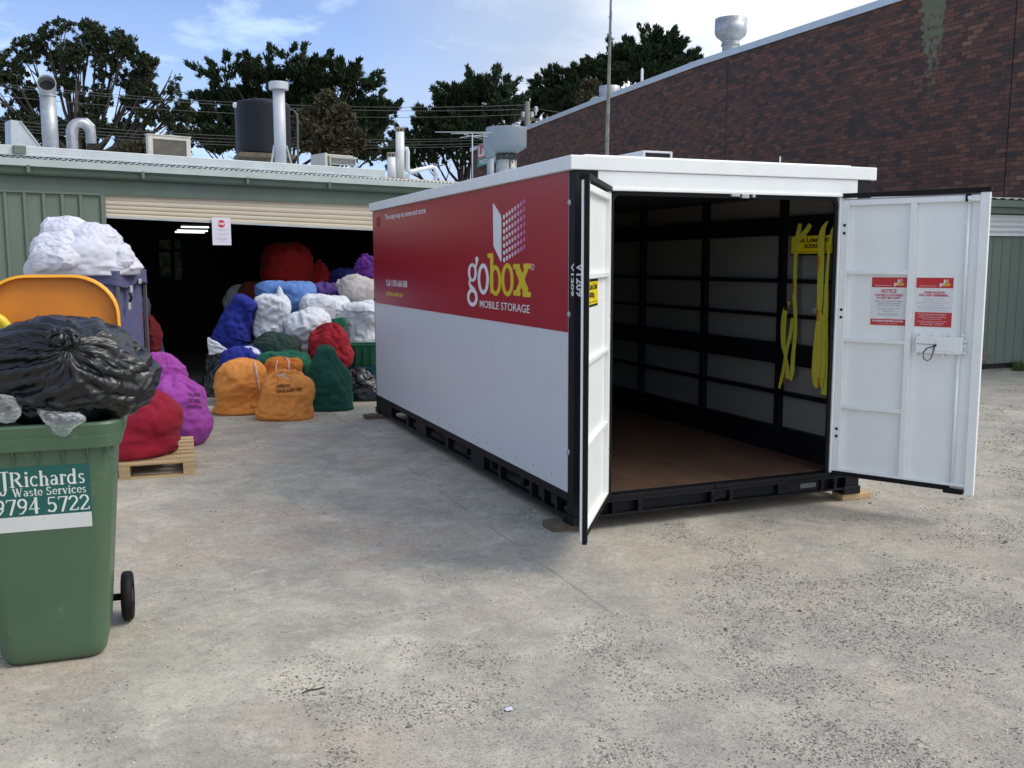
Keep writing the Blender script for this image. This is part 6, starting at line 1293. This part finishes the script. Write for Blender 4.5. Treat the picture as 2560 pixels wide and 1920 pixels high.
# broad open pine on the left
pine_l = [(30, 175, 45, 50), (75, 125, 35, 38), (20, 260, 48, 40), (70, 240, 38, 42), (120, 110, 36, 38), (160, 85, 42, 34), (210, 78, 46, 30), (250, 100, 36, 34), (285, 110, 34, 40), (325, 125, 34, 34), (355, 165, 30, 34), (150, 150, 46, 34), (210, 145, 48, 36), (270, 170, 40, 34), (320, 200, 36, 30), (390, 170, 24, 26), (425, 190, 26, 30), (440, 235, 24, 28), (400, 240, 30, 26), (365, 225, 30, 24), (330, 250, 30, 22), (460, 275, 22, 30), (420, 285, 36, 22), (370, 295, 34, 22), (180, 215, 30, 34), (60, 310, 60, 34), (130, 330, 60, 40), (240, 250, 46, 40), (230, 310, 60, 42), (300, 330, 50, 34), (340, 345, 46, 26), (-40, 200, 60, 60), (-60, 290, 70, 60), (10, 340, 60, 40), (445, 320, 36, 18), (180, 370, 60, 30)]
tree('wide spreading pine with airy gaps and dark limbs, leftmost tree', pine_l, 42, PINE, 'puff', 3800, .105, .062, 46, trunk_u=215, shell=.25, gap=(.85, -.24), lean=.15, spread=.9, name='pine_tree')
cy1 = [(600, 215, 62, 34), (680, 200, 60, 34), (750, 190, 55, 40), (830, 225, 60, 38), (880, 235, 50, 36), (560, 260, 46, 34), (540, 310, 50, 34), (520, 360, 56, 34), (640, 280, 90, 60), (740, 280, 90, 60), (840, 290, 80, 50), (900, 290, 44, 26), (930, 270, 22, 14), (700, 350, 110, 60), (820, 360, 100, 46), (890, 340, 70, 34), (960, 300, 34, 16), (930, 400, 70, 26), (600, 380, 80, 40)]
tree('largest dark cypress behind the water tank, with spiky upswept sprays', cy1, 48, CYP, 'spray', 8400, .27, .075, 14, trunk_u=720, shell=.6, gap=(.5, -.42), spread=.42)
cy2 = [(1165, 235, 44, 26), (1210, 245, 46, 34), (1245, 240, 32, 26), (1130, 262, 40, 30), (1105, 300, 46, 26), (1180, 300, 80, 50), (1250, 300, 46, 40), (1085, 340, 56, 30), (1150, 370, 90, 46), (1230, 360, 70, 50), (1050, 375, 46, 30), (1010, 400, 46, 24), (1090, 410, 80, 30), (1290, 285, 30, 30)]
tree('middle cypress between the shed and the brick building, behind the grey fans', cy2, 56, CYP, 'spray', 6200, .28, .08, 14, trunk_u=1160, shell=.55, gap=(.6, -.36), spread=.42)
cy3 = [(1635, 135, 52, 26), (1600, 160, 52, 28), (1660, 165, 46, 30), (1540, 165, 46, 26), (1520, 195, 50, 28), (1590, 205, 80, 34), (1460, 205, 46, 24), (1490, 235, 60, 26), (1400, 228, 44, 22), (1390, 255, 46, 24), (1440, 262, 70, 26), (1370, 285, 50, 22), (1690, 165, 26, 14), (1720, 162, 18, 8), (1650, 205, 60, 26), (1330, 300, 40, 16)]
tree('cypress rising behind the brick coping on the right', cy3, 60, CYP, 'spray', 6200, .30, .085, 14, trunk_u=1540, shell=.55, spread=.42)
tree('olive brown bushy tree in front of the largest cypress', [(820, 255, 26, 20), (800, 290, 34, 26), (850, 300, 34, 30), (780, 340, 34, 40), (830, 360, 50, 50), (880, 350, 30, 30), (760, 300, 20, 20)], 36, OLIVE, 'puff', 900, .16, .09, 20, trunk_u=820, shell=.3, lean=.2, spread=1.0, name='bushy_tree')
tree('small olive bush in front of the right hand cypress, left of the shiny cylinder', [(1480, 220, 20, 16), (1470, 245, 20, 20)], 50, OLIVE, 'puff', 260, .2, .11, 16, trunk_u=1475, shell=.3, name='bushy_tree', limbs=False)
tree('brown low bush under the pine beside the cream cooler', [(345, 372, 26, 10), (325, 378, 20, 8)], 30, OLIVE, 'puff', 200, .14, .07, 14, trunk_u=340, shell=.3, name='bushy_tree', limbs=False)

# power pole, wires, street lamp
pp = thing('power_pole', 'grey timber power pole with white insulators rising behind the brick coping', 'power pole', tuple(atd(1317, 640, 46)[:2])+(-.3,))
top = atd(1317, 262, 46); b = MB(); b.M = inv(pp); b.tube([tuple(pp.location), (pp.location.x, pp.location.y, float(top[2]))], [.16, .12], 10); b.build('pole', mat('grey_timber', (.16, .155, .145), .9, var=.2), pp)
for u, v in ((1317, 262), (1340, 272), (1308, 285), (1330, 285)):
    p = Vector(atd(u, v, 45.8)); b = MB(); b.M = inv(pp); b.lathe(tuple(p), [(0, .12), (.05, .1), (.11, .06), (.05, .04), (.12, -.02), (.05, -.05), (.12, -.1), (.05, -.13), (.03, -.3), (0, -.3)], 12); b.build('insulator', PVC, pp)
a, c = atd(1298, 296, 45.8), atd(1350, 300, 45.8); b = MB(); b.M = inv(pp); b.beam(tuple(a), tuple(c), .1, .12); b.build('crossarm', WOODOLD, pp)
WIRE = mat('wire_grey', (.10, .105, .11), .6)
wires = [((-40, 206), (1317, 262), 'topmost wire, running from the pole across the pine'), ((-40, 212), (1340, 272), 'second wire from the top, close under the topmost one'), ((-40, 236), (1308, 286), 'third wire from the top, passing the tank lid'),
 ((-60, 294), (1298, 341), 'upper wire of the low bunch behind the tank'), ((-60, 304), (1300, 346), 'second wire of the low bunch behind the tank'), ((-60, 312), (1300, 354), 'third wire of the low bunch behind the tank'), ((-60, 320), (1300, 360), 'lowest wire of all, just above the shed roof plant')]
for (ua, va), (ub, vb), lab in wires:
    a, c = np.array(atd(ua, va, 34)), np.array(atd(ub, vb, 45.7)); pts = [tuple(a+(c-a)*i/24-np.array([0, 0, 1.6*(i/24)*(1-i/24)])) for i in range(25)]; o = thing('power_line', lab, 'power line', tuple(c), group='power lines'); b = MB(); b.M = inv(o); b.tube(pts, .0095, 5); b.build('wire', WIRE, o)
for (ua, va), (ub, vb), lab in (((1340, 272), (1460, 290), 'wire running right from the pole to behind the brick coping'),):
    o = thing('power_line', lab, 'power line', tuple(atd(ua, va, 45.7)), group='power lines'); b = MB(); b.M = inv(o); b.tube([tuple(atd(ua, va, 45.7)), tuple(atd(ub, vb, 48))], .0095, 5); b.build('wire', WIRE, o)
sl = thing('street_lamp', 'slim grey street lamp with a short curved arm, right of the water tank', 'street lamp', tuple(atd(744, 640, 33)[:2])+(-.3,))
b = MB(); b.M = inv(sl); pts = [tuple(sl.location), tuple(atd(744, 300, 33)), tuple(atd(742, 286, 33)), tuple(atd(736, 277, 33)), tuple(atd(726, 273, 33))]; b.tube(pts, [.05, .035, .028, .025, .025], 8); b.build('post', mat('lamp_grey', (.10, .11, .11), .6), sl)
b = MB(); b.M = inv(sl); a = atd(726, 273, 33); c = atd(717, 274, 33); b.beam(tuple(a), tuple(c), .12, .06); b.build('lamp_head', ZDULL, sl)

# small odds and ends lying in the yard
p = at(1950, 402, 9.0); o = thing('slim_pole', 'slim white pole tip just showing above the container roof, right of the white box', 'pole', (p[0], 9.0, gz(p[0], 9.0)))
b = MB(); b.M = inv(o); b.tube([(p[0], 9, o.location.z), (p[0], 9, float(at(1950, 391, 9.0)[2]))], .013, 8); b.build('pole', PVC, o)
def ground_at(u, v):
    d = ray(u, v); t = (-.0093*CAMP[1]+.0017*CAMP[0]-CAMP[2])/(d[2]+.0093*d[1]-.0017*d[0]); q = CAMP+d*t; return float(q[0]), float(q[1])
x, y = ground_at(785, 1730); b = MB(); b.tube([(-.05, 0, .004), (-.02, .012, .006), (.02, .008, .008), (.05, .02, .006)], .003, 5); b.tube([(-.02, .012, .006), (-.03, .035, .008)], .002, 5)
o = b.build('twig', mat('twig_black', (.02, .025, .02), .8)); o.location = (x, y, gz(x, y)); tag(o, 'small dark twig lying alone on the concrete in the foreground', 'twig')
x, y = ground_at(2205, 1765); b = MB(); b.tube([(.05*math.cos(R(t)), .035*math.sin(R(t)), .005) for t in range(0, 300, 15)], .0018, 5); o = b.build('wire_loop', mat('pale_string', (.55, .52, .45), .7)); o.location = (x, y, gz(x, y)); tag(o, 'pale loop of packing string on the gravel', 'string')
x, y = ground_at(1272, 1777); b = MB(); b.add([(-.016, -.01, .006), (.014, -.014, .008), (.017, .010, .010), (-.012, .014, .006), (-.016, -.01, .008), (.014, -.014, .010), (.017, .010, .012), (-.012, .014, .008)], [(3, 2, 1, 0), (4, 5, 6, 7), (0, 1, 5, 4), (1, 2, 6, 5), (2, 3, 7, 6), (3, 0, 4, 7)]); o = b.build('paper_scrap', mat('paper', (.6, .6, .6))); o.location = (x, y, gz(x, y)); tag(o, 'small pale scrap of paper on the yard', 'paper')
